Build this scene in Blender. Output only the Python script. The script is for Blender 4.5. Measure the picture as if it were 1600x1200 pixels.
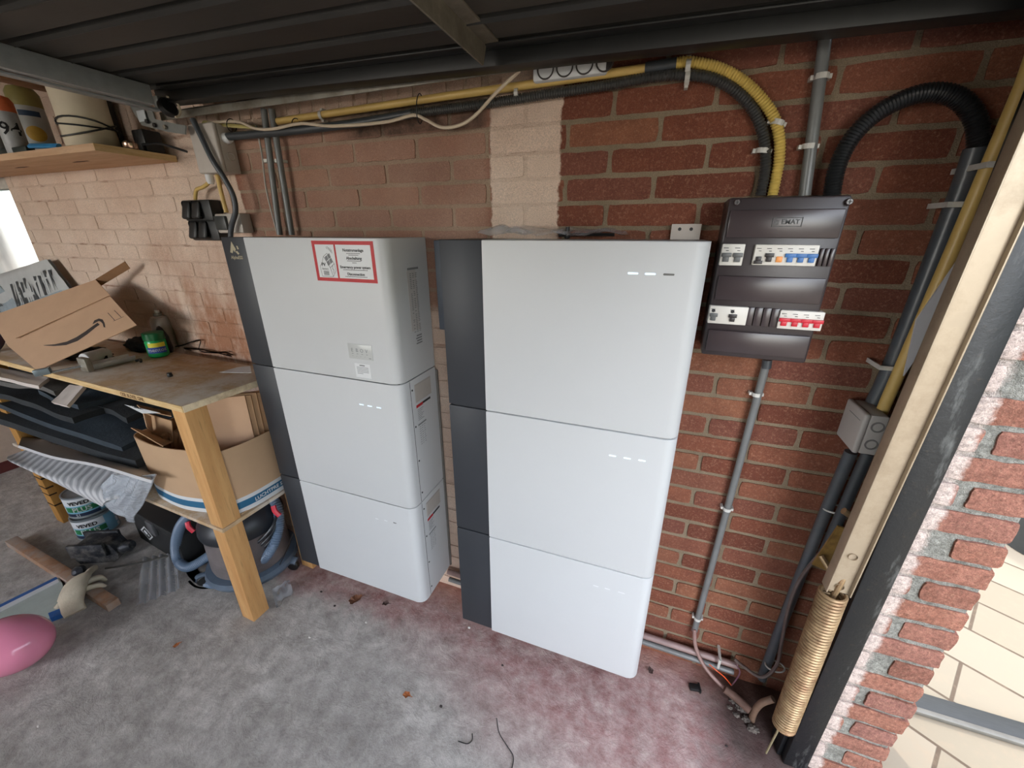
import bpy, bmesh, math, random
from mathutils import Vector, Matrix, noise
import numpy as np
R = random.Random(7)
for o in list(bpy.data.objects): bpy.data.objects.remove(o)
SC = bpy.context.scene
COL = SC.collection
PI = math.pi
# ------------------------------------------------------------------ camera
CZ = 1.46                         # eye height above the floor
FPX = 613.0
PITCH = math.atan(238 / 613); YAW = math.atan(241 / 657.6)
FW = Vector((-math.sin(YAW) * math.cos(PITCH), math.cos(YAW) * math.cos(PITCH), -math.sin(PITCH)))
RT = Vector((math.cos(YAW), math.sin(YAW), 0)); UP = RT.cross(FW)
cam = bpy.data.cameras.new('camera'); cam.sensor_width = 36; cam.lens = FPX / 1600 * 36
cam.clip_start = 0.02; cam.clip_end = 200
co = bpy.data.objects.new('camera', cam); COL.objects.link(co)
co.matrix_world = Matrix(((RT.x, UP.x, -FW.x, 0), (RT.y, UP.y, -FW.y, 0), (RT.z, UP.z, -FW.z, CZ), (0, 0, 0, 1)))
SC.camera = co
def ray(px, py): return FW + RT * ((px - 800) / FPX) - UP * ((py - 600) / FPX)
def PY(px, py, y):                # point of the photo on the upright plane y
    d = ray(px, py); p = d * (y / d.y); return Vector((p.x, p.y, p.z + CZ))
def PX(px, py, x):
    d = ray(px, py); p = d * (x / d.x); return Vector((p.x, p.y, p.z + CZ))
def PZ(px, py, z):
    d = ray(px, py); p = d * ((z - CZ) / d.z); return Vector((p.x, p.y, z))
# ------------------------------------------------------------------ world, sun, exposure
wd = bpy.data.worlds.new('sky'); SC.world = wd; wd.use_nodes = True
nt = wd.node_tree; nt.nodes.clear()
sky = nt.nodes.new('ShaderNodeTexSky'); sky.sky_type = 'NISHITA'; sky.sun_disc = False
sky.sun_elevation = math.radians(48); sky.sun_rotation = math.radians(200)
hsv = nt.nodes.new('ShaderNodeHueSaturation'); hsv.inputs['Saturation'].default_value = 0.35
bgn = nt.nodes.new('ShaderNodeBackground'); bgn.inputs['Strength'].default_value = .9
wo = nt.nodes.new('ShaderNodeOutputWorld')
nt.links.new(sky.outputs[0], hsv.inputs['Color']); nt.links.new(hsv.outputs[0], bgn.inputs[0]); nt.links.new(bgn.outputs[0], wo.inputs[0])
sl = bpy.data.lights.new('sun', 'SUN'); sl.energy = 1.6; sl.angle = math.radians(0.6); sl.color = (1, .95, .86)
so = bpy.data.objects.new('sun', sl); COL.objects.link(so)
SUNDIR = Vector((-0.35, 0.75, 0.9)).normalized()      # towards the sun
so.rotation_euler = SUNDIR.to_track_quat('Z', 'Y').to_euler()
SC.view_settings.view_transform = 'Standard'; SC.view_settings.look = 'None'
SC.view_settings.gamma = 1; SC.view_settings.use_curve_mapping = False
SC.view_settings.exposure = .9
try:
    SC.cycles.max_bounces = 12; SC.cycles.diffuse_bounces = 8; SC.cycles.use_denoising = True
    SC.cycles.caustics_reflective = False; SC.cycles.caustics_refractive = False
    SC.cycles.sample_clamp_indirect = 8
except Exception: pass
# ------------------------------------------------------------------ materials
MATS = {}
def lin(c):
    return tuple(((v / 255) / 12.92 if v / 255 <= .04045 else (((v / 255) + .055) / 1.055) ** 2.4) for v in c)
class NT:
    def __init__(s, name):
        s.m = bpy.data.materials.new(name); s.m.use_nodes = True; s.t = s.m.node_tree
        s.b = s.t.nodes['Principled BSDF']; s.co = None
    def n(s, typ, **kw):
        x = s.t.nodes.new(typ)
        for k, v in kw.items():
            if k.startswith('_'): setattr(x, k[1:], v)
            else: x.inputs[k.replace('__', ' ')].default_value = v
        return x
    def l(s, a, b): s.t.links.new(a, b)
    def coord(s):
        if not s.co: s.co = s.n('ShaderNodeTexCoord')
        return s.co.outputs['Object']
    def noise(s, scale, detail=4, rough=.6, vec=None, stretch=None):
        x = s.n('ShaderNodeTexNoise', Scale=scale, Detail=detail, Roughness=rough)
        v = vec or s.coord()
        if stretch:
            mp = s.n('ShaderNodeMapping'); mp.inputs['Scale'].default_value = stretch
            s.l(v, mp.inputs[0]); v = mp.outputs[0]
        s.l(v, x.inputs['Vector']); return x.outputs['Fac']
    def ramp(s, fac, stops):
        x = s.n('ShaderNodeValToRGB'); e = x.color_ramp.elements
        while len(e) < len(stops): e.new(.5)
        for i, (p, c) in enumerate(stops):
            e[i].position = p; e[i].color = (*c[:3], 1) if not isinstance(c, (int, float)) else (c, c, c, 1)
        s.l(fac, x.inputs[0]); return x.outputs[0]
    def mix(s, fac, a, b, mode='MIX'):
        x = s.t.nodes.new('ShaderNodeMix'); x.data_type = 'RGBA'; x.blend_type = mode
        for sock, v in ((x.inputs[0], fac), (x.inputs[6], a), (x.inputs[7], b)):
            if isinstance(v, (int, float)): sock.default_value = v
            elif isinstance(v, tuple): sock.default_value = (*v[:3], 1)
            else: s.l(v, sock)
        return x.outputs[2]
    def math(s, op, a, b=0.0, c=None):
        x = s.n('ShaderNodeMath', _operation=op)
        for i, v in enumerate((a, b, c)):
            if v is None: continue
            if isinstance(v, (int, float)): x.inputs[i].default_value = v
            else: s.l(v, x.inputs[i])
        return x.outputs[0]
    def step(s, v, lo, hi):
        x = s.n('ShaderNodeMapRange'); x.inputs[1].default_value = lo; x.inputs[2].default_value = hi
        s.l(v, x.inputs[0]); return x.outputs[0]
    def bump(s, h, strength=.3, dist=.01):
        x = s.n('ShaderNodeBump', Strength=strength, Distance=dist); s.l(h, x.inputs['Height']); s.l(x.outputs[0], s.b.inputs['Normal'])
def M(name, c, rough=.6, metal=0.0, var=.12, ns=30, bump=0.0, bs=80, stretch=None, alpha=1.0, trans=0.0, emit=None, spec=.5, dirt=None, dirtamt=.5, ds=6):
    if name in MATS: return MATS[name]
    t = NT(name); b = t.b; c = lin(c)
    col = t.mix(t.ramp(t.noise(ns, 4, .6, stretch=stretch), [(.3, 0.0), (.7, 1.0)]), tuple(v * (1 - var) for v in c), tuple(min(1, v * (1 + var)) for v in c))
    if dirt:
        col = t.mix(t.math('MULTIPLY', t.ramp(t.noise(ds, 6, .7), [(.45, 0.0), (.65, 1.0)]), dirtamt), col, lin(dirt))
    t.l(col, b.inputs['Base Color'])
    b.inputs['Roughness'].default_value = rough; b.inputs['Metallic'].default_value = metal
    b.inputs['Specular IOR Level'].default_value = spec
    if bump: t.bump(t.noise(bs, 5, .65, stretch=stretch), bump, .004)
    if alpha < 1: b.inputs['Alpha'].default_value = alpha
    if trans: b.inputs['Transmission Weight'].default_value = trans; b.inputs['IOR'].default_value = 1.15
    if emit: b.inputs['Emission Color'].default_value = (*lin(emit[:3]), 1); b.inputs['Emission Strength'].default_value = emit[3]
    MATS[name] = t.m; return t.m
# ------------------------------------------------------------------ objects
ORG = {}
def tag(o, label=None, cat=None, group=None, kind=None):
    for k, v in (('label', label), ('category', cat), ('group', group), ('kind', kind)):
        if v: o[k] = v
    return o
def empty(name, loc, label=None, cat=None, group=None, kind=None):
    o = bpy.data.objects.new(name, None); o.location = loc; COL.objects.link(o); ORG[o.name] = Vector(loc)
    o.empty_display_size = .05
    return tag(o, label, cat, group, kind)
def obj(name, bm, mat, parent=None, label=None, cat=None, group=None, kind=None, smooth=35, origin=None):
    """link a bmesh (in world coordinates) as one object"""
    me = bpy.data.meshes.new(name)
    org = ORG[parent.name] if parent else (Vector(origin) if origin is not None else None)
    if org is None:
        if kind == 'structure' or not bm.verts: org = Vector((0, 0, 0))
        else:
            xs = [v.co for v in bm.verts]
            org = Vector((sum(v.x for v in xs) / len(xs), sum(v.y for v in xs) / len(xs), min(v.z for v in xs)))
    bmesh.ops.translate(bm, verts=bm.verts, vec=-org)
    bmesh.ops.recalc_face_normals(bm, faces=bm.faces)
    bm.to_mesh(me); bm.free()
    mats = mat if isinstance(mat, (list, tuple)) else [mat]
    for m in mats: me.materials.append(m)
    if smooth is not None:
        me.polygons.foreach_set('use_smooth', [True] * len(me.polygons))
        me.set_sharp_from_angle(angle=math.radians(smooth))
    o = bpy.data.objects.new(name, me); COL.objects.link(o)
    if parent: o.parent = parent
    else: o.location = org
    ORG[o.name] = org
    return tag(o, label, cat, group, kind)
def NB(): return bmesh.new()
def box(bm, x0, x1, y0, y1, z0, z1, bev=0.0, M4=None, seg=2, mi=0):
    tmp = bmesh.new()
    bmesh.ops.create_cube(tmp, size=1)
    for v in tmp.verts:
        v.co = Vector(((x0 + x1) / 2 + v.co.x * (x1 - x0), (y0 + y1) / 2 + v.co.y * (y1 - y0), (z0 + z1) / 2 + v.co.z * (z1 - z0)))
    if bev: bmesh.ops.bevel(tmp, geom=tmp.edges[:], offset=bev, segments=seg, profile=.5, affect='EDGES')
    return merge(bm, tmp, M4, mi)
def merge(bm, tmp, M4=None, mi=0):
    mp = {}
    new = []
    for v in tmp.verts:
        w = bm.verts.new(M4 @ v.co if M4 is not None else v.co); mp[v.index] = w; new.append(w)
    tmp.verts.index_update()
    mp = {v.index: w for v, w in zip(tmp.verts, new)}
    for f in tmp.faces:
        try:
            g = bm.faces.new([mp[v.index] for v in f.verts]); g.material_index = mi or f.material_index
        except ValueError: pass
    tmp.free(); return new
def prism(bm, pts, d, M4=None, mi=0):
    """polygon pts (x,z) extruded from y=0 to y=d"""
    a = [Vector((p[0], 0, p[1])) for p in pts]; b = [Vector((p[0], d, p[1])) for p in pts]
    if M4 is not None: a = [M4 @ v for v in a]; b = [M4 @ v for v in b]
    va = [bm.verts.new(v) for v in a]; vb = [bm.verts.new(v) for v in b]; n = len(pts)
    fs = [bm.faces.new(va), bm.faces.new(vb[::-1])]
    for i in range(n): fs.append(bm.faces.new((va[i], vb[i], vb[(i + 1) % n], va[(i + 1) % n])))
    for f in fs: f.material_index = mi
def smoothpath(pts, sub=8):
    pts = [Vector(p) for p in pts]
    if len(pts) < 3: return pts
    out = []
    P = [pts[0] * 2 - pts[1]] + pts + [pts[-1] * 2 - pts[-2]]
    for i in range(1, len(P) - 2):
        p0, p1, p2, p3 = P[i - 1:i + 3]
        for k in range(sub):
            t = k / sub
            out.append(.5 * ((2 * p1) + (p2 - p0) * t + (2 * p0 - 5 * p1 + 4 * p2 - p3) * t * t + (3 * p1 - p0 - 3 * p2 + p3) * t ** 3))
    out.append(pts[-1]); return out
def resample(pts, step):
    out = [pts[0]]; acc = 0
    for a, b in zip(pts, pts[1:]):
        L = (b - a).length
        while acc + L >= step:
            t = (step - acc) / L; a = a + (b - a) * t; L = (b - a).length; out.append(a.copy()); acc = 0
        acc += L
    if (out[-1] - pts[-1]).length > step * .3: out.append(pts[-1])
    return out
def tube(bm, pts, r, res=10, smooth=True, rib=0.0, pitch=.006, cap=True, flat=None, mi=0):
    """sweep; r number or function of 0..1; rib>0 gives a ribbed hose"""
    path = smoothpath(pts) if smooth else [Vector(p) for p in pts]
    if rib: path = resample(path, pitch / 2)
    n = len(path); rings = []
    t0 = (path[1] - path[0]).normalized()
    u = t0.orthogonal().normalized()
    for i, p in enumerate(path):
        t = (path[min(i + 1, n - 1)] - path[max(i - 1, 0)]).normalized()
        u = (u - t * u.dot(t))
        u = u.normalized() if u.length > 1e-6 else t.orthogonal().normalized()
        w = t.cross(u)
        rr = r(i / (n - 1)) if callable(r) else r
        if rib and i % 2: rr -= rib
        rings.append([bm.verts.new(p + (u * math.cos(2 * PI * k / res) + w * math.sin(2 * PI * k / res) * (flat or 1)) * rr) for k in range(res)])
    for a, b in zip(rings, rings[1:]):
        for k in range(res):
            f = bm.faces.new((a[k], a[(k + 1) % res], b[(k + 1) % res], b[k])); f.material_index = mi
    if cap:
        for rg in (rings[0][::-1], rings[-1]):
            f = bm.faces.new(rg); f.material_index = mi
def lathe(bm, prof, M4=None, res=32, cap=True, mi=0):
    """prof list of (r,z)"""
    rings = []
    for r, z in prof:
        rings.append([bm.verts.new((M4 @ Vector((r * math.cos(2 * PI * k / res), r * math.sin(2 * PI * k / res), z))) if M4 is not None else Vector((r * math.cos(2 * PI * k / res), r * math.sin(2 * PI * k / res), z))) for k in range(res)])
    for a, b in zip(rings, rings[1:]):
        for k in range(res):
            f = bm.faces.new((a[k], a[(k + 1) % res], b[(k + 1) % res], b[k])); f.material_index = mi
    if cap:
        for rg in (rings[0][::-1], rings[-1]):
            f = bm.faces.new(rg); f.material_index = mi
def T(x, y=0, z=0):
    return Matrix.Translation(Vector((x, y, z)) if not isinstance(x, Vector) else x)
def RZ(a): return Matrix.Rotation(math.radians(a), 4, 'Z')
def RX(a): return Matrix.Rotation(math.radians(a), 4, 'X')
def RY(a): return Matrix.Rotation(math.radians(a), 4, 'Y')
def frame(o, ux, uz):
    """matrix with local x along ux, local z near uz, local y = into the surface"""
    ux = ux.normalized(); uy = uz.cross(ux).normalized(); uz = ux.cross(uy).normalized()
    m = Matrix((ux, uy, uz)).transposed().to_4x4(); m.translation = o; return m
def text_bm(s, size, M4, depth=.0004, bold=0.0, align='CENTER'):
    """letters standing in local x-z plane facing local -y"""
    cu = bpy.data.curves.new('t', 'FONT'); cu.body = s; cu.size = size; cu.align_x = align; cu.align_y = 'CENTER'
    cu.extrude = depth; cu.resolution_u = 2; cu.offset = bold
    ob = bpy.data.objects.new('t', cu); COL.objects.link(ob)
    dg = bpy.context.evaluated_depsgraph_get(); me = bpy.data.meshes.new_from_object(ob.evaluated_get(dg))
    bm = bmesh.new(); bm.from_mesh(me)
    bmesh.ops.transform(bm, matrix=M4 @ Matrix.Rotation(PI / 2, 4, 'X'), verts=bm.verts)
    bpy.data.objects.remove(ob); bpy.data.curves.remove(cu); bpy.data.meshes.remove(me)
    return bm
def add(bm, other): merge(bm, other)
def grid(bm, nx, ny, fn, mi=0):
    vs = [[bm.verts.new(fn(i / nx, j / ny)) for i in range(nx + 1)] for j in range(ny + 1)]
    for j in range(ny):
        for i in range(nx):
            f = bm.faces.new((vs[j][i], vs[j][i + 1], vs[j + 1][i + 1], vs[j + 1][i])); f.material_index = mi
    return vs
def thicken(bm, d):
    bmesh.ops.recalc_face_normals(bm, faces=bm.faces)
    geom = bm.faces[:]
    bmesh.ops.solidify(bm, geom=geom, thickness=d)
# ================================================================== THE SETTING
WY = 1.125            # face of the long brick wall
CP = .0615            # brick course
def brick_face(bm, fn, u0, u1, z0, z1, seed, jit=.0022, nx=None, nz=4, mi=0, rough=1.0):
    """a brick with an uneven face; fn(u, z, d) -> world point, d = how far it sits back"""
    nx = nx or max(3, int((u1 - u0) / .018)); vs = []
    off = R.uniform(-.0015, .0015)
    for j in range(nz + 1):
        row = []
        for i in range(nx + 1):
            a, b = i / nx, j / nz
            u = u0 + (u1 - u0) * a; z = z0 + (z1 - z0) * b
            edge = (i in (0, nx)) + (j in (0, nz))
            nv = noise.noise_vector(Vector((u * 38, z * 38, seed * 7.3)))
            d = off + (.0012 * (edge > 0) * rough) + nv.z * .0009 * rough
            if edge: u += nv.x * jit; z += nv.y * jit
            if edge == 2:
                u += (.0018 if i == 0 else -.0018); z += (.0018 if j == 0 else -.0018)
            row.append(bm.verts.new(fn(u, z, d)))
        vs.append(row)
    for j in range(nz):
        for i in range(nx):
            f = bm.faces.new((vs[j][i], vs[j][i + 1], vs[j + 1][i + 1], vs[j + 1][i])); f.material_index = mi
    loop = [vs[0][i] for i in range(nx + 1)] + [vs[j][nx] for j in range(1, nz + 1)] + [vs[nz][i] for i in range(nx - 1, -1, -1)] + [vs[j][0] for j in range(nz - 1, 0, -1)]
    us = [(i / nx, 0) for i in range(nx + 1)] + [(1, j / nz) for j in range(1, nz + 1)] + [(i / nx, 1) for i in range(nx - 1, -1, -1)] + [(0, j / nz) for j in range(nz - 1, 0, -1)]
    bk = [bm.verts.new(fn(u0 + (u1 - u0) * a, z0 + (z1 - z0) * b, .02)) for a, b in us]
    n = len(loop)
    for i in range(n):
        f = bm.faces.new((loop[i], loop[(i + 1) % n], bk[(i + 1) % n], bk[i])); f.material_index = mi
def sep(t, v):
    s = t.n('ShaderNodeSeparateXYZ'); t.l(v, s.inputs[0]); return s.outputs
def wall_material(name, is_mortar, jamb=False):
    t = NT(name); X, Y, Z = sep(t, t.coord())
    nz1 = t.noise(28, 5, .7); nz2 = t.noise(5, 5, .65); nzf = t.noise(150, 4, .7)
    wob = t.math('MULTIPLY_ADD', nz1, .022, -.011)
    if is_mortar:
        base = t.ramp(nz2, [(.3, lin((132, 116, 96))), (.7, lin((162, 146, 124)))])
        if jamb: base = t.ramp(nz1, [(.3, lin((128, 128, 120))), (.6, lin((176, 176, 168)))])
        base = t.mix(t.math('MULTIPLY', nzf, .5), base, lin((105, 95, 78)) if not jamb else lin((120, 120, 114)))
    else:
        g = t.n('ShaderNodeNewGeometry').outputs['Random Per Island']
        base = t.ramp(g, [(0, lin((106, 62, 48))), (.25, lin((124, 74, 56))), (.5, lin((136, 86, 66))), (.75, lin((116, 72, 60))), (1, lin((144, 96, 72)))])
        if jamb: base = t.ramp(g, [(0, lin((118, 78, 66))), (.5, lin((140, 94, 78))), (1, lin((132, 92, 84)))])
        base = t.mix(t.ramp(nz1, [(.35, 0.0), (.7, .45)]), base, lin((88, 46, 38)) if not jamb else lin((170, 122, 106)))
        base = t.mix(t.ramp(nzf, [(.52, 0.0), (.75, .4)]), base, lin((190, 150, 125)))
    if not jamb:
        xw = t.math('ADD', X, wob)
        # thin pale wash on the field between the two painted areas
        wash = t.math('MULTIPLY', t.step(xw, -1.47, -1.40), t.math('SUBTRACT', 1.0, t.step(xw, -.5, -.45)))
        base = t.mix(t.math('MULTIPLY', wash, t.ramp(nz2, [(.3, .3), (.7, .55)])), base, lin((190, 160, 142)))
        left = t.math('SUBTRACT', 1.0, t.step(t.math('MULTIPLY_ADD', Z, .1, xw), -1.295, -1.288))
        xs = t.math('MULTIPLY_ADD', nz1, .03, X)
        stripe = t.math('MULTIPLY', t.step(xs, -.462, -.456), t.math('SUBTRACT', 1.0, t.step(xs, -.268, -.262)))
        low = t.math('MULTIPLY', t.math('SUBTRACT', 1.0, t.step(xw, -.36, -.34)), t.math('SUBTRACT', 1.0, t.step(Z, 1.2, 1.24)))
        row = t.math('MULTIPLY', t.math('SUBTRACT', 1.0, t.step(xw, -.47, -.44)), t.step(Z, 1.787, 1.797))
        msk = t.math('MAXIMUM', t.math('MAXIMUM', left, stripe), t.math('MAXIMUM', low, t.math('MULTIPLY', row, .55)))
        paint = t.ramp(nz2, [(.25, lin((200, 174, 156))), (.55, lin((214, 192, 175))), (.8, lin((222, 204, 190)))])
        # rusty damp stains on the old paint above the bench
        st = t.math('MULTIPLY', t.ramp(t.noise(4.2, 6, .72, stretch=(1, 1, .45)), [(.44, 0.0), (.62, .85)]), t.math('SUBTRACT', 1.0, t.step(Z, 1.1, 1.62)))
        st = t.math('MULTIPLY', st, t.math('MULTIPLY', t.step(X, -2.5, -1.9), left))
        paint = t.mix(st, paint, lin((150, 96, 64)))
        # hairline joints that show through the paint as rust
        if is_mortar: paint = t.mix(t.ramp(t.noise(7, 5, .6, stretch=(1, 1, 3)), [(.56, .0), (.68, .7)]), paint, lin((138, 92, 66)))
        base = t.mix(msk, base, paint)
    else:
        wh = t.math('SUBTRACT', 1.0, t.step(t.math('MULTIPLY_ADD', nz1, .04, X), .622, .632))
        base = t.mix(t.math('MULTIPLY', wh, .85), base, lin((206, 192, 184)))
    ng = t.noise(420, 3, .6)
    base = t.mix(1.0, base, t.ramp(ng, [(.3, (.72, .72, .72)), (.7, (1.22, 1.2, 1.18))]), 'MULTIPLY')
    if not jamb:
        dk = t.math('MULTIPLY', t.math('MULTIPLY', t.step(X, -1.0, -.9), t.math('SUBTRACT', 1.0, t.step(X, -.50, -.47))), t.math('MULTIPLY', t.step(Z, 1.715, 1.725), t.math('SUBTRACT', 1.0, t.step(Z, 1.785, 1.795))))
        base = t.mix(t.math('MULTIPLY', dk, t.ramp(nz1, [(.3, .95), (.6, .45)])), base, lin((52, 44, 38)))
    if jamb: base = t.mix(1.0, base, t.ramp(t.noise(110, 5, .75), [(.35, (.62, .62, .62)), (.65, (1.2, 1.2, 1.2))]), 'MULTIPLY')
    t.l(base, t.b.inputs['Base Color']); t.b.inputs['Roughness'].default_value = .88
    t.b.inputs['Specular IOR Level'].default_value = .25
    h = t.math('ADD', t.math('MULTIPLY', nz1, .5), t.math('ADD', t.math('MULTIPLY', nzf, .4), t.math('MULTIPLY', ng, .25)))
    t.bump(h, .9 if is_mortar else .6, (.02 if jamb else .009) if is_mortar else (.010 if jamb else .004))
    return t.m
mBrick = wall_material('wall_brick', False); mMort = wall_material('wall_mortar', True)
mJB = wall_material('jamb_brick', False, True); mJM = wall_material('jamb_mortar', True, True)
# long wall with the two battery stacks; window hole X -3.70..-2.97, z .95..1.705
WX0, WX1, WZ0, WZ1 = -3.70, -2.97, 1.0, 1.705
bm = NB(); fn = lambda u, z, d: Vector((u, WY + d, z)); seed = 0
base0 = 1.53
r = -25
while base0 + r * CP < 2.15:
    z0 = base0 + r * CP
    ph = -.043 if r % 2 == 0 else -.1535
    if z0 + CP < .01: r += 1; continue
    n0 = int((-3.85 - ph) / .221) - 1
    for k in range(n0, 5):
        a, b = ph + k * .221, ph + (k + 1) * .221
        a, b = max(a, -3.85), min(b, .575)
        if b - a < .03: continue
        if z0 + CP > 1.797 and b < -.42 and z0 < 1.90: continue
        if z0 + CP > 1.797 and a < -.45 and z0 < 1.90: a = -.445
        if b - a < .03: continue
        if z0 + CP > WZ0 and z0 < WZ1:
            if a > WX0 - .02 and b < WX1 + .02: continue
            if a < WX1 < b: a = WX1
            elif a < WX0 < b: b = WX0
            if b - a < .03: continue
        seed += 1
        pm = (a + b) / 2; thick_paint = pm < -1.42 or (-.46 < pm < -.27)
        g_ = .004 if thick_paint else .0055
        brick_face(bm, (lambda u, z, d: Vector((u, WY + .0019 + d * .55, z))) if thick_paint else fn, a + g_, b - g_, max(z0 + g_, .0), z0 + CP - g_, seed)
    r += 1
u = -3.84
while u < -.5:                                   # bricks on edge above the doorway height
    seed += 1; brick_face(bm, fn, u + .005, u + .046, 1.803, 1.90, seed, nx=3, nz=6); u += .0515
# plain mortar behind the bricks, with the window left open
for (x0, x1, z0, z1) in ((-3.85, .575, 0, WZ0), (-3.85, .575, WZ1, 2.2), (-3.85, WX0, WZ0, WZ1), (WX1, .575, WZ0, WZ1)):
    box(bm, x0, x1, WY + .0035, WY + .21, z0, z1, mi=1)
obj('wall_back', bm, [mBrick, mMort], kind='structure', smooth=25)
# floor
def floor_material():
    t = NT('floor_concrete'); X, Y, Z = sep(t, t.coord())
    n1 = t.noise(3.2, 7, .68); n2 = t.noise(18, 7, .72); n3 = t.noise(70, 5, .7)
    w = t.n('ShaderNodeTexNoise', Scale=9.0, Detail=6, Roughness=.7, Distortion=2.2); t.l(t.coord(), w.inputs['Vector'])
    base = t.ramp(n2, [(.3, lin((150, 144, 138))), (.5, lin((180, 174, 168))), (.7, lin((206, 201, 195)))])
    base = t.mix(t.ramp(n1, [(.4, 0.0), (.62, .55)]), base, lin((134, 129, 125)))
    base = t.mix(t.ramp(w.outputs[0], [(.53, 0.0), (.62, .28), (.72, 0.0)]), base, lin((190, 184, 178)))
    # worn red floor paint left along the wall and near the doorway
    e = t.math('ADD', t.math('MULTIPLY_ADD', n1, .34, -.17), t.math('MULTIPLY_ADD', n2, .16, -.08))
    near = t.math('ADD', Y, e)
    edge = t.math('MULTIPLY_ADD', X, .42, near)     # the painted edge widens towards the doorway
    k = t.math('MAXIMUM', t.step(edge, .44, .74), t.math('MULTIPLY', t.step(X, -2.0, -1.4), t.step(near, .84, .93)))
    k = t.math('MULTIPLY', k, t.ramp(n2, [(.35, 1.0), (.68, .45)]))
    pink = t.ramp(n2, [(.3, lin((140, 100, 98))), (.7, lin((196, 158, 154)))])
    base = t.mix(k, base, pink)
    ora = t.math('MULTIPLY', t.step(near, 1.02, 1.12), t.step(X, -1.2, -.8))
    base = t.mix(t.math('MULTIPLY', ora, .6), base, lin((160, 96, 66)))
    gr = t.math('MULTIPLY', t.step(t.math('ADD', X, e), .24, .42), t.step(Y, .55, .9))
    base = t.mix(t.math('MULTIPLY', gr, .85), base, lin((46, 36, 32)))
    stk = t.noise(13, 8, .72, stretch=(1, 1.5, 1)); sp_ = t.noise(230, 3, .6)
    base = t.mix(1.0, base, t.ramp(stk, [(.36, (.86, .85, .84)), (.52, (1.02, 1.02, 1.02)), (.64, (1.12, 1.12, 1.12))]), 'MULTIPLY')
    base = t.mix(1.0, base, t.ramp(sp_, [(.3, (.93, .93, .93)), (.7, (1.05, 1.05, 1.05))]), 'MULTIPLY')
    t.l(base, t.b.inputs['Base Color']); t.b.inputs['Roughness'].default_value = .8
    t.b.inputs['Specular IOR Level'].default_value = .3
    h = t.math('ADD', t.math('MULTIPLY', w.outputs[0], .6), t.math('ADD', t.math('MULTIPLY', n3, .3), t.math('MULTIPLY', stk, .35)))
    t.bump(h, .6, .012); return t.m
bm = NB()
grid(bm, 150, 125, lambda a, b: Vector((-3.85 + 4.48 * a, -2.6 + 3.73 * b, noise.noise(Vector((a * 22, b * 13, 0))) * .0025 + noise.noise(Vector((a * 90, b * 52, 3))) * .001)))
box(bm, -3.85, .63, -2.6, 1.3, -.1, -.02)
obj('floor', bm, floor_material(), kind='structure')
# far end wall, wall behind the photographer, ceiling
mPale = M('pale_plaster', (206, 190, 176), .9, var=.06, bump=.3, bs=40)
bm = NB(); box(bm, -4.05, -3.85, -2.8, 1.335, 0, 2.2); obj('wall_left', bm, mPale, kind='structure')
bm = NB(); box(bm, -3.86, -3.845, -2.6, 1.12, 0, .07); obj('baseboard_left', bm, M('red_plinth', (104, 50, 50), .8), kind='structure')
bm = NB()
for a in ((-3.85, -3.7, 0, 2.2), (-1.7, .73, 0, 2.2), (-3.7, -1.7, 0, .8), (-3.7, -1.7, 2.05, 2.2)): box(bm, a[0], a[1], -2.8, -2.6, a[2], a[3])
obj('wall_front', bm, mPale, kind='structure')  # unseen wall set farther back; its opening holds the added window
bm = NB(); box(bm, -4.05, .73, -2.8, 1.335, 2.15, 2.3); obj('ceiling', bm, M('dark_boards', (70, 60, 52), .9, var=.2, stretch=(1, 12, 1)), kind='structure')
bm = NB(); box(bm, .575, .73, -2.6, .919, 1.79, 2.2); obj('wall_lintel', bm, mJB, kind='structure')  # out of view, set low to darken the upper brick wall
bm = NB(); box(bm, .575, .73, -2.8, -2.4, 0, 1.93); obj('wall_right', bm, mJB, kind='structure')  # kept narrow out of view, so the widened doorway lets in more light
# brick pier beside the doorway, its reveal faces the photographer
JY = .92
bm = NB(); fj = lambda u, z, d: Vector((u, JY + d, z)); JC = .0622
box(bm, .575, .722, JY + .006, 1.335, 0, 1.93, mi=1)
for k in range(32):
    z0 = .0 + k * JC; sh = R.uniform(-.004, .003)
    if z0 + JC > 1.93: break
    rows = [(.577, .728)] if k % 2 == 0 else [(.577, .612), (.634, .728)]
    if k % 6 == 1: rows = [(.577, .60), (.648, .728)]
    for a, b in rows:
        b2 = b + (sh if b > .7 else 0); nx = max(4, int((b2 - a) / .009))
        seed += 1; brick_face(bm, fj, a, b2, z0 + .006, z0 + JC - .006, seed, jit=.004, nx=nx, nz=6, rough=1.3)
        if b > .7:                                  # the same bricks seen on the outer face
            fo = lambda u, z, d, b2=b2: Vector((b2 - .003 - d, u, z))
            brick_face(bm, fo, JY + .004, JY + .102, z0 + .006, z0 + JC - .006, seed + .5, nx=4, nz=3)
            brick_face(bm, fo, JY + .112, JY + .40, z0 + .006, z0 + JC - .006, seed + .7, nx=5, nz=3)
obj('wall_pier', bm, [mJB, mJM], kind='structure', smooth=30)
# black steel frame post of the doorway, with old white smears
t = NT('black_frame_paint'); n1 = t.noise(14, 6, .7, stretch=(1, 1, .25)); n2 = t.noise(60, 5, .7)
cc = t.mix(t.ramp(n1, [(.60, 0.0), (.70, .7)]), lin((20, 23, 26)), lin((104, 106, 104)))
cc = t.mix(t.ramp(n2, [(.6, 0.0), (.75, .5)]), cc, lin((70, 58, 46)))
t.l(cc, t.b.inputs['Base Color']); t.b.inputs['Roughness'].default_value = .45; t.bump(n2, .3, .003); mPost = t.m
bm = NB(); box(bm, .517, .5745, .905, .985, 0, 1.93, bev=.004); box(bm, .505, .517, .925, .985, 0, 1.93, bev=.002)
obj('trim_1', bm, mPost, kind='structure')
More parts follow.
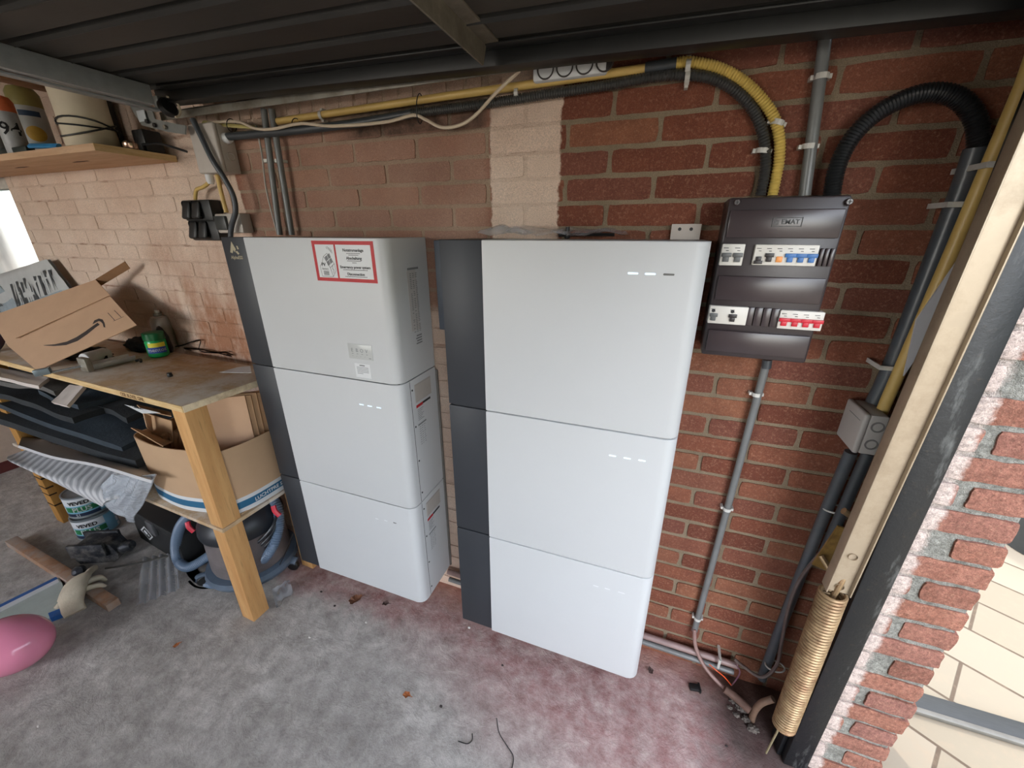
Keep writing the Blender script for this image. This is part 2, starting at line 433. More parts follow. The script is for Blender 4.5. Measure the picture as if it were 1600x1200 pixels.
# window added opposite to even the light, then the window over the bench
mWF = M('window_frame_paint', (196, 190, 182), .6)
w2 = empty('fill_window', (-3.5, -2.6, .8), kind='structure')  # added behind the camera to brighten the interior
bm = NB()
for a in ((-3.7, -1.7, .8, .85), (-3.7, -1.7, 2.0, 2.05), (-3.7, -3.65, .8, 2.05), (-1.75, -1.7, .8, 2.05), (-2.73, -2.67, .8, 2.05)): box(bm, a[0], a[1], -2.72, -2.66, a[2], a[3], bev=.003)
obj('window_frame', bm, mWF, w2)
wn = empty('window_1', (WX0, WY, WZ0), kind='structure')
bm = NB()
for a in ((WX0, WX1, WZ0, WZ0 + .05), (WX0, WX1, WZ1 - .05, WZ1), (WX0, WX0 + .05, WZ0, WZ1), (WX1 - .035, WX1, WZ0, WZ1)):
    box(bm, a[0], a[1], WY + .03, WY + .09, a[2], a[3], bev=.003)
obj('window_frame', bm, mWF, wn)
bm = NB(); box(bm, WX0 + .05, WX1 - .035, WY + .055, WY + .06, WZ0 + .05, WZ1 - .05)
t = NT('cloudy_pane'); n = t.noise(5, 4, .6, stretch=(1, 1, .4))
t.l(t.ramp(n, [(.35, lin((196, 206, 208))), (.6, lin((240, 246, 246)))]), t.b.inputs['Base Color'])
t.b.inputs['Roughness'].default_value = .5; t.b.inputs['Transmission Weight'].default_value = .85; t.b.inputs['IOR'].default_value = 1.05
obj('pane', bm, t.m, wn)
# paving outside
def paving():
    t = NT('paving'); mp = t.n('ShaderNodeMapping'); mp.inputs['Rotation'].default_value = (0, 0, math.radians(33))
    t.l(t.coord(), mp.inputs[0])
    b = t.n('ShaderNodeTexBrick', Scale=1.0); b.inputs['Brick Width'].default_value = .42; b.inputs['Row Height'].default_value = .21
    b.inputs['Mortar Size'].default_value = .006; b.inputs['Mortar Smooth'].default_value = .4
    b.inputs['Color1'].default_value = (*lin((128, 118, 100)), 1); b.inputs['Color2'].default_value = (*lin((144, 133, 116)), 1); b.inputs['Mortar'].default_value = (*lin((84, 70, 56)), 1)
    t.l(mp.outputs[0], b.inputs['Vector'])
    n = t.noise(20, 5, .7)
    t.l(t.mix(t.ramp(n, [(.5, 0.0), (.75, .35)]), b.outputs[0], lin((150, 130, 108))), t.b.inputs['Base Color'])
    t.b.inputs['Roughness'].default_value = .85; t.bump(t.math('SUBTRACT', t.math('MULTIPLY', n, .2), b.outputs['Fac']), .5, .005); return t.m
bm = NB(); grid(bm, 4, 4, lambda a, b: Vector((.63 + 12 * a, -8 + 16 * b, -.004))); box(bm, .63, 12.63, -8, 8, -.12, -.03)
obj('ground', bm, paving(), kind='structure')
# ------------------------------------------------------------------ the raised up-and-over door
LZ = lambda x: CZ + .412 - (x + 1.5) * .028
def leafmat():
    t = NT('door_leaf_paint'); n1 = t.noise(2.5, 6, .65, stretch=(.5, 2, 1)); n2 = t.noise(60, 5, .7)
    c = t.ramp(n1, [(.3, lin((40, 40, 39))), (.7, lin((62, 61, 58)))])
    c = t.mix(t.ramp(n2, [(.66, 0.0), (.78, .35)]), c, lin((130, 118, 100)))
    t.l(c, t.b.inputs['Base Color']); t.b.inputs['Roughness'].default_value = .55; t.bump(n1, .2, .01); return t.m
mLeaf = leafmat(); mSteel = M('aged_steel', (146, 142, 132), .5, metal=.35, var=.2, ns=12, bump=.25, bs=60, dirt=(96, 78, 58), dirtamt=.5, ds=14)
dr = empty('door_1', (-.5, 0, LZ(-.5)), kind='structure')
bm = NB(); prof = []
y = -1.18 - .102 * 11
while y < 1.0:
    prof += [(y, 0), (y + .003, .016), (y + .013, .016), (y + .016, 0), (y + .022, -.006), (y + .034, 0)]; y += .102
prof.append((1.045, 0))
for (xa, xb) in ((-1.56, .52),):
    n = len(prof)
    va = [bm.verts.new((xa, p[0], LZ(xa) + p[1])) for p in prof]; vb = [bm.verts.new((xb, p[0], LZ(xb) + p[1])) for p in prof]
    vc = [bm.verts.new((xa, p[0], LZ(xa) + .02)) for p in prof]; vd = [bm.verts.new((xb, p[0], LZ(xb) + .02)) for p in prof]
    for i in range(n - 1):
        bm.faces.new((va[i], va[i + 1], vb[i + 1], vb[i])); bm.faces.new((vc[i], vd[i], vd[i + 1], vc[i + 1]))
obj('door_leaf', bm, mLeaf, dr, smooth=20)
def shear_box(bm, x0, x1, y0, y1, dz0, dz1, bev=.002):
    vs = box(bm, x0, x1, y0, y1, dz0, dz1, bev=bev)
    for v in vs: v.co.z += LZ(v.co.x)
bm = NB(); shear_box(bm, -1.56, .52, 1.0, 1.045, -.035, .0); shear_box(bm, -1.5, .52, .97, 1.0, -.006, 0)
obj('side_rail', bm, M('black_rail', (30, 31, 31), .45, var=.2), dr)
bm = NB(); shear_box(bm, -1.53, -1.50, -2.3, .955, -.055, -.004); shear_box(bm, -1.56, -1.53, -2.3, .99, -.062, -.055)
obj('end_rail', bm, M('grey_rail', (158, 165, 168), .35, metal=.3, var=.1), dr)
bm = NB()
pa = PY(755, 70, .97); shx = pa.x
prism(bm, [(-.0, 0), (2.0, 0), (2.0, -.045), (.02, -.045)], .004, T(shx, .98, LZ(shx)) @ RZ(-90))
prism(bm, [(-.0, 0), (2.0, 0), (2.0, -.004), (.0, -.004)], .035, T(shx, .98, LZ(shx)) @ RZ(-90))
obj('cross_brace', bm, M('dusty_brace', (120, 114, 102), .7, metal=.2, var=.2, dirt=(70, 60, 46)), dr)
# steel angle fixed along the wall under the leaf
bm = NB(); box(bm, -1.66, .505, 1.062, 1.066, CZ + .352, CZ + .376, bev=.001); box(bm, -1.66, .505, 1.062, 1.095, CZ + .372, CZ + .376, bev=.001)
obj('door_track', bm, mSteel, label='long rusty steel angle running along the wall under the raised garage door', cat='door track')
# ================================================================== BATTERY STACKS
mWhite = M('white_enamel', (194, 196, 198), .42, var=.015, ns=3, bump=.03, bs=700)
mWhite2 = M('white_side', (200, 198, 195), .5, var=.02, ns=3)
mStrip = M('slate_strip', (44, 47, 53), .5, var=.05, ns=5)
mBlack = M('black_plastic', (24, 24, 25), .45)
mInk = M('black_print', (34, 34, 36), .7); mGreyInk = M('grey_print', (122, 124, 126), .7)
mRed = M('signal_red', (178, 22, 30), .5); mSticker = M('sticker_white', (214, 216, 218), .5, var=.02)
mLed = M('status_led', (225, 238, 255), .4, emit=(215, 235, 255, .35)); mLedOff = M('status_led_off', (96, 96, 94), .4)
mSeam = M('seam_dark_grey', (60, 60, 60), .8)  # dark grey for module gaps and shell seams
FY, BY = .90, 1.098
def body_profile(x0, x1, yb, r=.03, n=8):
    pts = [(x0, FY), (x1 - r, FY)]
    for k in range(1, n): a = -PI / 2 + PI / 2 * k / n; pts.append((x1 - r + r * math.cos(a), FY + r + r * math.sin(a)))
    pts += [(x1, FY + r), (x1, yb), (x0, yb)]
    return pts
def extrude_z(bm, pts, z0, z1, bev=0.0):
    tmp = bmesh.new()
    a = [tmp.verts.new((p[0], p[1], z0)) for p in pts]; b = [tmp.verts.new((p[0], p[1], z1)) for p in pts]; n = len(pts)
    tmp.faces.new(a[::-1]); tmp.faces.new(b)
    for i in range(n): tmp.faces.new((a[i], a[(i + 1) % n], b[(i + 1) % n], b[i]))
    if bev:
        es = [e for e in tmp.edges if abs(e.verts[0].co.z - e.verts[1].co.z) < 1e-6]
        bmesh.ops.bevel(tmp, geom=es, offset=bev, segments=3, profile=.5, affect='EDGES')
    merge(bm, tmp)
def slots(bm, pts_px, w=.022, h=.0045, y=FY):
    for p in pts_px:
        q = PY(p[0], p[1], y)
        tmp = bmesh.new(); bmesh.ops.create_circle(tmp, cap_ends=True, segments=12, radius=h / 2)
        for v in tmp.verts: v.co = Vector((q.x + v.co.x + (w / 2 - h / 2) * (1 if v.co.x > 0 else -1), y - .0006, q.z + v.co.y))
        merge(bm, tmp)
def stack(name, x0, xs, x1, zs, label, leds, right_details):
    e = empty(name, ((x0 + x1) / 2, (FY + BY) / 2, zs[-1]), label, 'home battery')
    g = .0016
    for k in range(3):
        zt, zb = zs[k], zs[k + 1]
        kind = 'inverter_module' if k == 0 else 'battery_module'
        bm = NB(); gz = g if k else 0
        extrude_z(bm, body_profile(xs, x1, BY, .03), zb + (g if k < 2 else 0), zt - gz, .0022)
        mod = obj(kind, bm, mWhite, e, smooth=40)
        bm = NB(); box(bm, x0, xs - .001, FY + .005, BY, zb + (g if k < 2 else 0) + .001, zt - gz, bev=.0022)
        obj('dark_side_strip', bm, mStrip, mod, label='dark slate left strip')
        for p in leds[k]:
            bm = NB(); slots(bm, [p[:2]], w=p[3] if len(p) > 3 else .022)
            obj('status_light', bm, {0: mLed, 1: mLedOff, 2: mSticker}[p[2]], mod)
        if k < 2:
            bm = NB(); box(bm, x0 + .012, x1 - .012, FY + .012, BY - .01, zb - .003, zb + .003)  # dark fill set back in the gap between two modules
            obj('joint_fill', bm, mSeam, mod)
        if right_details: right_details(k, mod, zb, zt, x1)
    return e
def side_details(k, mod, zb, zt, x1):
    X = x1 + .0006
    def quad(pts, m, name, x=X, label=None):
        bm = NB(); bm.faces.new([bm.verts.new((x, y, z)) for y, z in pts]); return obj(name, bm, m, mod, smooth=None, label=label)
    if k == 0:
        a = PX(635, 423, X); b = PX(653, 515, X)
        y0, y1 = a.y, a.y + .045
        bm = NB(); box(bm, X - .0004, X + .0002, y0, y1, b.z, a.z); lab = obj('rating_label', bm, M('pale_label', (190, 186, 184), .5, var=.02), mod)
        return
    # handle recess: sloping scoop framed by the side sheet
    a, b = (PX(647, 602, X), PX(674, 588, X)) if k == 1 else (PX(664, 772, X), PX(686, 755, X))
    y0, z1 = a.y, zt - .022; y1 = y0 + .095; z0 = z1 - .062
    mSc = M('handle_recess', (176, 170, 164), .45, var=.03)
    bm = NB()
    P = [(X, y0, z0), (X, y1, z0), (X, y1, z1), (X, y0, z1)]
    inn = [(X + .0004, y0 + .004, z0 + .004), (X + .0004, y1 - .004, z0 + .004), (X + .0004, y1 - .004, z1 - .004), (X + .0004, y0 + .004, z1 - .004)]
    vo = [bm.verts.new(p) for p in P]; vi = [bm.verts.new((x + .0012, y, z)) for x, y, z in inn]
    for i in range(4): bm.faces.new((vo[i], vo[(i + 1) % 4], vi[(i + 1) % 4], vi[i]))
    m1 = bm.verts.new((X + .0005, y1 - .006, z0 + .035)); bm.faces.new((vi[0], vi[1], m1)); bm.faces.new((vi[1], vi[2], m1)); bm.faces.new((vi[2], vi[3], m1)); bm.faces.new((vi[3], vi[0], m1))
    obj('carry_handle', bm, mSc, mod, smooth=None)
    lz = z0 - .008
    bm = NB(); box(bm, X - .0003, X + .0003, y0, y0 + .05, lz - .009, lz); lab = obj('warning_label', bm, mSticker, mod, label='side warning label with red header')
    quad([(y0, lz - .010), (y0 + .038, lz - .010), (y0 + .038, lz), (y0, lz)], mRed, 'label_header', X + .0006)
    quad([(y0 + .038, lz - .008), (y0 + .085, lz - .008), (y0 + .085, lz), (y0 + .038, lz)], mInk, 'label_header', X + .0006)
    bm = NB()
    for i in range(7): box(bm, X, X + .0004, y0 + .006, y0 + .04 - (i % 3) * .006, lz - .02 - i * .006, lz - .0185 - i * .006)
    box(bm, X, X + .0004, y0 + .002, y0 + .05, lz - .074, lz - .069)
    for i in range(9):
        for j in range(3): box(bm, X, X + .0004, y0 + .008 + j * .013, y0 + .017 + j * .013 - (i * j % 3) * .002, lz - .082 - i * .008, lz - .0805 - i * .008)
    obj('label_print', bm, mGreyInk, mod)
    bm = NB(); box(bm, X - .0012, X + .0002, FY + .046, FY + .0472, zb + .004, zt - .004); obj('shell_seam', bm, mSeam, mod)
    for i in range(4):
        bm = NB(); zz = zt - .035 - i * (zt - zb - .07) / 3
        lathe(bm, [(.0002, .0018), (.0032, .0012), (.0032, 0)], T(X - .0004, FY + .056, zz) @ RY(90), 12, cap=False)
        obj('screw', bm, mBlack, mod)
B1 = (-1.292, -1.187, -.682); B2 = (-.5245, -.4065, .0885)
Z1 = [1.4445, 1.0335, .582, .147]; Z2 = [1.442, .998, .5572, .1365]
s1 = stack('battery_stack', *B1, Z1, 'white home battery stack carrying the red bordered PV battery sticker, beside the workbench',
    [[], [(565, 632, 0, .018), (578, 634.5, 0, .018), (592, 637, 0, .018)], [(589, 810.5, 2, .014), (603, 813.5, 2, .014), (617, 817, 1, .014)]], side_details)
s2 = stack('battery_stack', *B2, Z2, 'white home battery stack nearest the black distribution board, plastic film on its top',
    [[(989, 427, 0), (1016, 428, 0), (1045, 429, 1)], [(957, 712, 0, .018), (980, 716, 0, .018), (1003, 719.5, 0, .018)], [(931, 915.5, 2, .016), (949, 920, 2, .016), (971, 926, 2, .02)]], None)
inv1 = [o for o in s1.children if o.name.startswith('inverter')][0]; inv2 = [o for o in s2.children if o.name.startswith('inverter')][0]
# red bordered sticker on the first stack
def fpt(px, py): return PY(px, py, FY)
def face_rect(bm, px0, py0, px1, py1, dy=.0005):
    a, b = fpt(px0, py0), fpt(px1, py1); box(bm, a.x, b.x, FY - dy, FY - dy + .0004, b.z, a.z)
a = fpt(486, 376); b = fpt(591, 443)          # top left, bottom right of the sticker
SX0, SX1, ST, SB = a.x, b.x - .001, a.z, b.z
bm = NB(); box(bm, SX0, SX1, FY - .0006, FY - .0001, SB, ST, bev=.0)
stk = obj('warning_sticker', bm, mRed, inv1, label='red bordered PV battery sticker'); SW = SX1 - SX0; SH = ST - SB
def SP(u, v): return SX0 + u * SW, ST - v * SH
bm = NB()
for u0, u1 in ((.05, .365), (.395, .95)):
    (xa, za), (xb, zb) = SP(u0, .09), SP(u1, .91); box(bm, xa, xb, FY - .0009, FY - .0006, zb, za)
obj('sticker_panel', bm, mSticker, inv1)
def wall_text(s, x, z, size, m, parent, y=FY - .0011, bold=0.0, name='lettering', align='CENTER'):
    return obj(name, text_bm(s, size, T(x, y, z), .0001, bold, align), m, parent, smooth=None)
cx = SX0 + .672 * SW
for s, v, sz, bo in (('Notstromanlage', .22, .0105, .0003), ('Abschaltung', .41, .0105, .0003), ('Emergency power system', .63, .0098, .0003), ('Disconnection', .80, .0100, .0003)):
    wall_text(s, cx, ST - v * SH, sz, mInk, inv1, bold=bo)
bm = NB()
for v, w in ((.295, .22), (.335, .16), (.475, .23), (.52, .07), (.695, .40), (.862, .36)):
    k = int(w * 60)
    for i in range(k):
        x = cx - w * SW / 2 + i * w * SW / k; box(bm, x, x + w * SW / k * .72, FY - .0011, FY - .0009, ST - v * SH - .0008, ST - v * SH + .0008)
def line(bm, p, q, w=.0009, y=FY - .0011):
    p, q = Vector((p[0], 0, p[1])), Vector((q[0], 0, q[1])); d = (q - p).normalized(); n = Vector((-d.z, 0, d.x)) * w / 2
    vs = [bm.verts.new(v + Vector((0, y, 0))) for v in (p + n, q + n, q - n, p - n)]; bm.faces.new(vs)
house = [(.10, .88), (.09, .62), (.13, .55), (.17, .38), (.24, .30), (.335, .55), (.35, .72), (.29, .88), (.10, .88)]
for p, q in zip(house, house[1:]): line(bm, SP(*p), SP(*q))
for p, q in (((.26, .66), (.29, .88)), ((.26, .66), (.335, .55)), ((.17, .38), (.26, .66)), ((.305, .60), (.295, .69)), ((.295, .69), (.315, .70)), ((.315, .70), (.305, .80))): line(bm, SP(*p), SP(*q), .0011)
b2_ = NB()
for p, q in (((.24, .14), (.25, .20)), ((.26, .13), (.275, .22)), ((.28, .15), (.295, .25)), ((.30, .17), (.31, .28)), ((.32, .21), (.325, .30))): line(b2_, SP(*p), SP(*q), .0011)
obj('house_drawing', bm, mInk, inv1, smooth=None); bm = NB()
for i in range(2):
    for j in range(2):
        u, v = .188 + i * .047 + j * .022, .40 - i * .055 + j * .115
        q = [SP(u, v), SP(u + .042, v - .05), SP(u + .062, v + .05), SP(u + .02, v + .10)]
        bm.faces.new([bm.verts.new((x, FY - .0011, z)) for x, z in q])
obj('solar_panel_drawing', bm, mGreyInk, inv1, smooth=None); bm = NB()
for i in range(5):
    (xa, za), (xb, zb) = SP(.135, .745 + i * .022), SP(.225, .757 + i * .022); box(bm, xa, xb, FY - .0011, FY - .0009, zb, za)
obj('barcode', bm, mInk, inv1, smooth=None); obj('sun_rays', b2_, mInk, inv1, smooth=None)
x, z = SP(.15, .585); wall_text('PV', x, z, .013, mInk, inv1, bold=.0004)
x, z = SP(.17, .69); wall_text('Battery', x, z, .0072, mInk, inv1)
# small display with four icons, and the notice under it
a, b = fpt(543, 536), fpt(584, 564); DX0, DX1, DT, DB = a.x, b.x - .001, a.z, b.z
mDisp = M('display_plate', (186, 188, 187), .3, var=.01)
bm = NB(); box(bm, DX0, DX1, FY - .0014, FY, DB, DT, bev=.0006); disp = obj('display_panel', bm, mDisp, inv1)
bm = NB(); w = DX1 - DX0; h = DT - DB
for i, s in enumerate('EBOV'):
    add(bm, text_bm(s, h * .34, T(DX0 + w * (.17 + .2 * i), FY - .0016, DT - h * .42), .0001))
    box(bm, DX0 + w * (.14 + .2 * i), DX0 + w * (.21 + .2 * i), FY - .0017, FY - .0014, DT - h * .66, DT - h * .63)
    box(bm, DX0 + w * (.155 + .17 * i), DX0 + w * (.175 + .17 * i), FY - .0017, FY - .0014, DT - h * .82, DT - h * .79)
box(bm, DX0 + w * .84, DX0 + w * .93, FY - .0017, FY - .0014, DT - h * .90, DT - h * .86)
obj('display_icons', bm, mGreyInk, inv1, smooth=None)
a, b = fpt(554, 567), fpt(581, 592)
bm = NB(); box(bm, a.x, b.x, FY - .0008, FY - .0001, b.z, a.z); obj('notice_label', bm, mSticker, inv1)
bm = NB(); w = b.x - a.x; h = a.z - b.z
box(bm, a.x + w * .32, a.x + w * .66, FY - .0011, FY - .0008, a.z - h * .16, a.z - h * .08)
for i in range(5): box(bm, a.x + w * .12, a.x + w * (.88 if i < 4 else .5), FY - .0011, FY - .0008, a.z - h * (.28 + .11 * i), a.z - h * (.245 + .11 * i))
obj('notice_print', bm, mGreyInk, inv1)
# maker's mark on the dark strip
mGold = M('pale_gold_print', (176, 166, 140), .5)
bm = NB(); yl = FY + .0045
def LP(u, v):
    a = PY(360 + u * 24, 377 + v * 24, yl); return (a.x, yl - .0004, a.z)
for poly in ([(.05, 0), (.0, .72), (.16, .78), (.20, .56), (.30, .72), (.36, .52)], [(.33, .68), (.44, .62), (.60, .80), (.52, .88)], [(.38, .30), (.46, .30), (.56, .50), (.47, .54)]):
    bm.faces.new([bm.verts.new(LP(*p)) for p in poly])
obj('logo', bm, mGold, inv1, smooth=None)
a = PY(370.5, 402.5, yl); wall_text('AlphaESS', a.x, a.z, .0135, mGold, inv1, y=yl - .0005, bold=.0002)
# side print on the upper module
X = B1[2] + .0009; a = PX(638, 421, X)
bm = NB()
box(bm, X, X + .0003, a.y - .006, a.y + .05, a.z - .002, a.z + .004)
for i in range(34):
    for j in range(3):
        if R.random() < .85: box(bm, X, X + .0003, a.y + .002 + j * .014, a.y + .012 + j * .014 - R.random() * .003, a.z - .012 - i * .0052, a.z - .0138 - i * .0052)
for i in range(4): box(bm, X, X + .0003, a.y + .012 - (i % 2) * .004, a.y + .04, a.z - .196 - i * .008, a.z - .2 - i * .008)
obj('rating_print', bm, mGreyInk, inv1)
# pale mounting bracket and dark box behind the second stack
e_ = PY(1050, 350, BY + .01); f_ = PY(1093, 373, BY + .01)
bm = NB(); box(bm, e_.x, f_.x, 1.108, 1.111, f_.z - .05, e_.z, bev=.001); br = obj('wall_bracket', bm, M('bracket_zinc', (190, 180, 172), .5, var=.04), s2)
bm = NB()
for px in (1062, 1080):
    q = PY(px, 358, 1.1075); lathe(bm, [(.0001, 0), (.004, 0)], T(q.x, 1.1072, q.z) @ RX(90), 14, cap=False)
obj('bolt_hole', bm, mBlack, br)
bm = NB(); a = PY(671, 374, 1.03); b = PY(697, 516, 1.03)
box(bm, a.x + .012, -.50, 1.03, 1.112, b.z, a.z - .002, bev=.003); obj('rear_dark_box', bm, M('dark_box_slate', (58, 64, 74), .45), s2, label='dark slate box behind the left edge')
# back plate rails seen between the stacks
bm = NB(); box(bm, -.700, -.676, 1.099, 1.106, .15, 1.02, bev=.001); obj('back_rail', bm, M('rail_grey', (112, 108, 104), .5, metal=.4), s1)
# ================================================================== DISTRIBUTION BOARD
mBoard = M('board_brown_black', (52, 44, 46), .35, var=.06, ns=4, bump=.05, bs=300)
mBoard2 = M('board_cover_tint', (62, 53, 55), .25, var=.05)
DY = 1.0; DBX0, DBX1, DBT, DBB = .1155, .328, CZ + .066, CZ - .2745
db = empty('distribution_board', ((DBX0 + DBX1) / 2, DY + .06, DBB), 'black distribution board with white circuit breakers on the brick wall', 'fuse box')
bm = NB(); box(bm, DBX0 + .004, DBX1 - .004, DY + .05, WY - .003, DBB, DBT, bev=.004)
obj('housing', bm, mBoard, db)
bm = NB(); box(bm, DBX0, DBX1, DY + .006, DY + .055, DBB, DBT, bev=.005)
cov = obj('cover', bm, mBoard, db)
def dpt(px, py): return PY(px, py, DY)
bm = NB()
def zof(py): return PY(1235, py, DY).z
box(bm, DBX0 + .006, DBX1 - .006, DY, DY + .01, zof(372), zof(327), bev=.002)
box(bm, DBX0 + .006, DBX1 - .006, DY, DY + .01, zof(474), zof(434), bev=.002)
box(bm, DBX0 + .006, DBX1 - .006, DY - .002, DY + .01, DBB + .012, zof(524), bev=.002)
obj('cover_plate', bm, mBoard2, db)
bm = NB(); a, b = dpt(1208, 340), dpt(1252, 354)
for r_ in ((a.x, b.x, a.z - .0012, a.z), (a.x, b.x, b.z, b.z + .0012), (a.x, a.x + .0012, b.z, a.z), (b.x - .0012, b.x, b.z, a.z)):
    box(bm, r_[0], r_[1], DY - .001, DY + .002, r_[2], r_[3])
for i in range(4): box(bm, a.x + .003, a.x + .012, DY - .001, DY + .001, b.z + .003 + i * .0025, b.z + .0042 + i * .0025)
obj('name_frame', bm, mBlack, db)
obj('lettering', text_bm('EMAT', .0125, T((a.x + b.x) / 2 + .006, DY - .0006, (a.z + b.z) / 2), .0002, .0002), mBlack, db, smooth=None)
for px, py in ((1152, 316), (1328, 315)):
    q = dpt(px, py); bm = NB(); lathe(bm, [(.0001, .004), (.005, .004), (.0065, .002), (.0065, -.002)], T(q.x, DY + .004, q.z) @ RX(90), 20, cap=False)
    sc_ = obj('cover_screw', bm, mBoard2, db)
    bm = NB(); box(bm, q.x - .004, q.x + .004, DY - .0008, DY + .0002, q.z - .0008, q.z + .0008, M4=None); box(bm, q.x - .0008, q.x + .0008, DY - .0008, DY + .0002, q.z - .004, q.z + .004); obj('screw_slot', bm, mBlack, sc_)
mBreak = M('breaker_white', (216, 212, 204), .4, var=.02); mTog = M('toggle_black', (36, 30, 32), .4); mBlue = M('toggle_blue', (52, 108, 172), .4)
mRedT = M('toggle_red', (196, 20, 44), .4); mOr = M('button_orange', (232, 150, 76), .4); mGreyT = M('toggle_grey', (92, 94, 94), .4)
def breaker(px0, py0, px1, py1, name, label, cols):
    a, b = dpt(px0, py0), dpt(px1, py1); y = DY - .004
    bm = NB(); box(bm, a.x, b.x, y, DY + .02, b.z, a.z, bev=.0012); br = obj(name, bm, mBreak, db, label=label)
    w, h = b.x - a.x, a.z - b.z; n = len(cols)
    for i, (m, up, dot) in enumerate(cols):
        cx = a.x + w * (i + .5) / n; cw = w / n
        if m is None: continue
        bm = NB(); zc = b.z + h * (.36 if up else .22)
        if m is mOr: box(bm, cx - cw * .3, cx + cw * .3, y - .003, y, b.z + h * .16, b.z + h * .44, bev=.001)
        else:
            wd_ = .5 if m in (mBlue, mRedT) else .42; box(bm, cx - cw * wd_, cx + cw * wd_, y - .005, y, (zc + h * .04 if up else zc - h * .16), (zc + h * .23 if up else zc - h * .0), bev=.0006)
            box(bm, cx - cw * .27, cx + cw * .27, y - .004, y, (zc - h * .19 if up else zc - h * .02), (zc + h * .06 if up else zc + h * .2), bev=.0008)
        obj('toggle', bm, m, br)
        bm = NB(); box(bm, cx - cw * .36, cx + cw * .1, y - .0003, y + .0002, a.z - h * .20, a.z - h * .17); box(bm, cx - cw * .12, cx + cw * .14, y - .0003, y + .0002, a.z - h * .32, a.z - h * .29)
        if dot: lathe(bm, [(.0001, 0), (cw * .2, 0)], T(cx - cw * .1, y - .0004, a.z - h * .27) @ RX(90), 12, cap=False)
        obj('print', bm, mInk, br)
def band(br_, m): pass
breaker(1129, 381, 1158, 415, 'circuit_breaker', 'two white breakers with grey toggles up', [(mGreyT, 1, 0), (mGreyT, 1, 0)])
breaker(1181, 382, 1272, 416, 'circuit_breaker', 'wide white breaker with blue toggles and orange button', [(mTog, 0, 0), (mTog, 1, 0), (mOr, 1, 0), (mBlue, 1, 0), (mBlue, 1, 0), (mBlue, 1, 0)])
breaker(1110, 477, 1164, 508, 'circuit_breaker', 'white breaker with round black test buttons', [(mGreyT, 1, 1), (None, 0, 0), (mTog, 1, 1), (None, 0, 0)])
breaker(1220, 484, 1281, 517, 'main_switch', 'white main switch with red toggles', [(mRedT, 1, 0)] * 4)
for (px0, px1, py, py1) in ((1275, 1305, 388, 417), (1168, 1214, 480, 512)):
    bm = NB(); a, b = dpt(px0, py), dpt(px1, py1); n = 4
    for i in range(n): w = (min(b.x, DBX1 - .004) - a.x) / n; box(bm, a.x + i * w + .0008, a.x + (i + 1) * w - .0008, DY + .001, DY + .01, b.z, a.z, bev=.0012)
    obj('blanking_strip', bm, mBoard2, db)
# ================================================================== PIPES, HOSES AND CABLES ON THE WALL
mGreyP = M('grey_conduit', (112, 114, 114), .35, var=.06, ns=14, dirt=(80, 72, 62), dirtamt=.3); mYel = M('yellow_conduit', (208, 176, 104), .4, var=.08, ns=12, dirt=(150, 118, 66), dirtamt=.35)
mDarkP = M('dark_grey_conduit', (60, 64, 68), .4, var=.1); mRibB = M('ribbed_dark_hose', (62, 62, 62), .35); mRibY = M('ribbed_yellow_hose', (206, 178, 96), .45)
mCabW = M('cream_cable', (206, 190, 168), .45, var=.04); mCabK = M('black_cable', (26, 26, 28), .4); mClipW = M('clip_white', (196, 194, 188), .4)
YW = 1.108
def ppts(l, y=YW): return [PY(p[0], p[1], p[2] if len(p) > 2 else y) for p in l]
def pipe(name, pts, r, m, label, cat='conduit', y=YW, parent=None, group=None, **kw):
    bm = NB(); tube(bm, ppts(pts, y), r, **kw); return obj(name, bm, m, parent, label, cat if not parent else None, group)
yc = empty('yellow_conduit', PY(900, 122, YW), 'yellow conduit along the wall bending down into the black distribution board', 'conduit')
pipe('straight_pipe', [(430, 190), (700, 150), (1010, 107)], .0095, mYel, None, parent=yc, smooth=False, res=14)
pipe('coupling', [(1008, 107), (1057, 99)], .0115, mDarkP, 'dark grey coupling', parent=yc, res=14)
pipe('ribbed_bend', [(1057, 99), (1080, 97), (1125, 107), (1165, 130), (1198, 165), (1215, 200), (1218, 245), (1207, 306)], .0115, mRibY, 'ribbed yellow hose', parent=yc, rib=.0022, pitch=.0062, res=16)
bh = empty('black_hose', PY(900, 145, YW), 'dark ribbed hose running under the yellow conduit and bending down to the board', 'conduit')
pipe('smooth_end', [(352, 214, 1.09), (420, 208, 1.09), (480, 202, 1.09), (560, 192, 1.1), (645, 177, 1.1)], .0115, mDarkP, 'smooth grey end', parent=bh, res=12)
pipe('ribbed_hose', [(645, 177, 1.1), (760, 162), (850, 148), (950, 133), (1010, 122), (1060, 117), (1110, 122), (1150, 143), (1180, 178), (1194, 220), (1196, 262), (1188, 306)], .0115, mRibB, None, parent=bh, rib=.0022, pitch=.0062, res=16)
pipe('cream_cable', [(325, 192, 1.085), (370, 190, 1.085), (400, 201, 1.07), (430, 201, 1.07), (470, 193, 1.07), (520, 197, 1.07), (600, 191, 1.08), (645, 180, 1.085), (665, 187, 1.085), (690, 199, 1.085), (720, 195, 1.085), (745, 178, 1.085), (775, 145, 1.08), (812, 110, 1.07)], .0042, mCabW, 'cream cable swagging in front of the yellow conduit', 'cable', res=8)
pipe('cable_tail', [(318, 191, 1.095), (360, 196, 1.095), (400, 199, 1.1)], .008, M('dull_yellow', (182, 170, 108), .5), 'short dull yellow flattened cable piece by the grey junction box', 'cable', flat=.5)
e = pipe('wall_conduit', [(412, 170, 1.10), (457 - 20, 367, 1.10)], .0095, mGreyP, 'left of two upright grey conduits rising behind the stickered battery stack', group='upright conduits over the stickered stack', res=14)
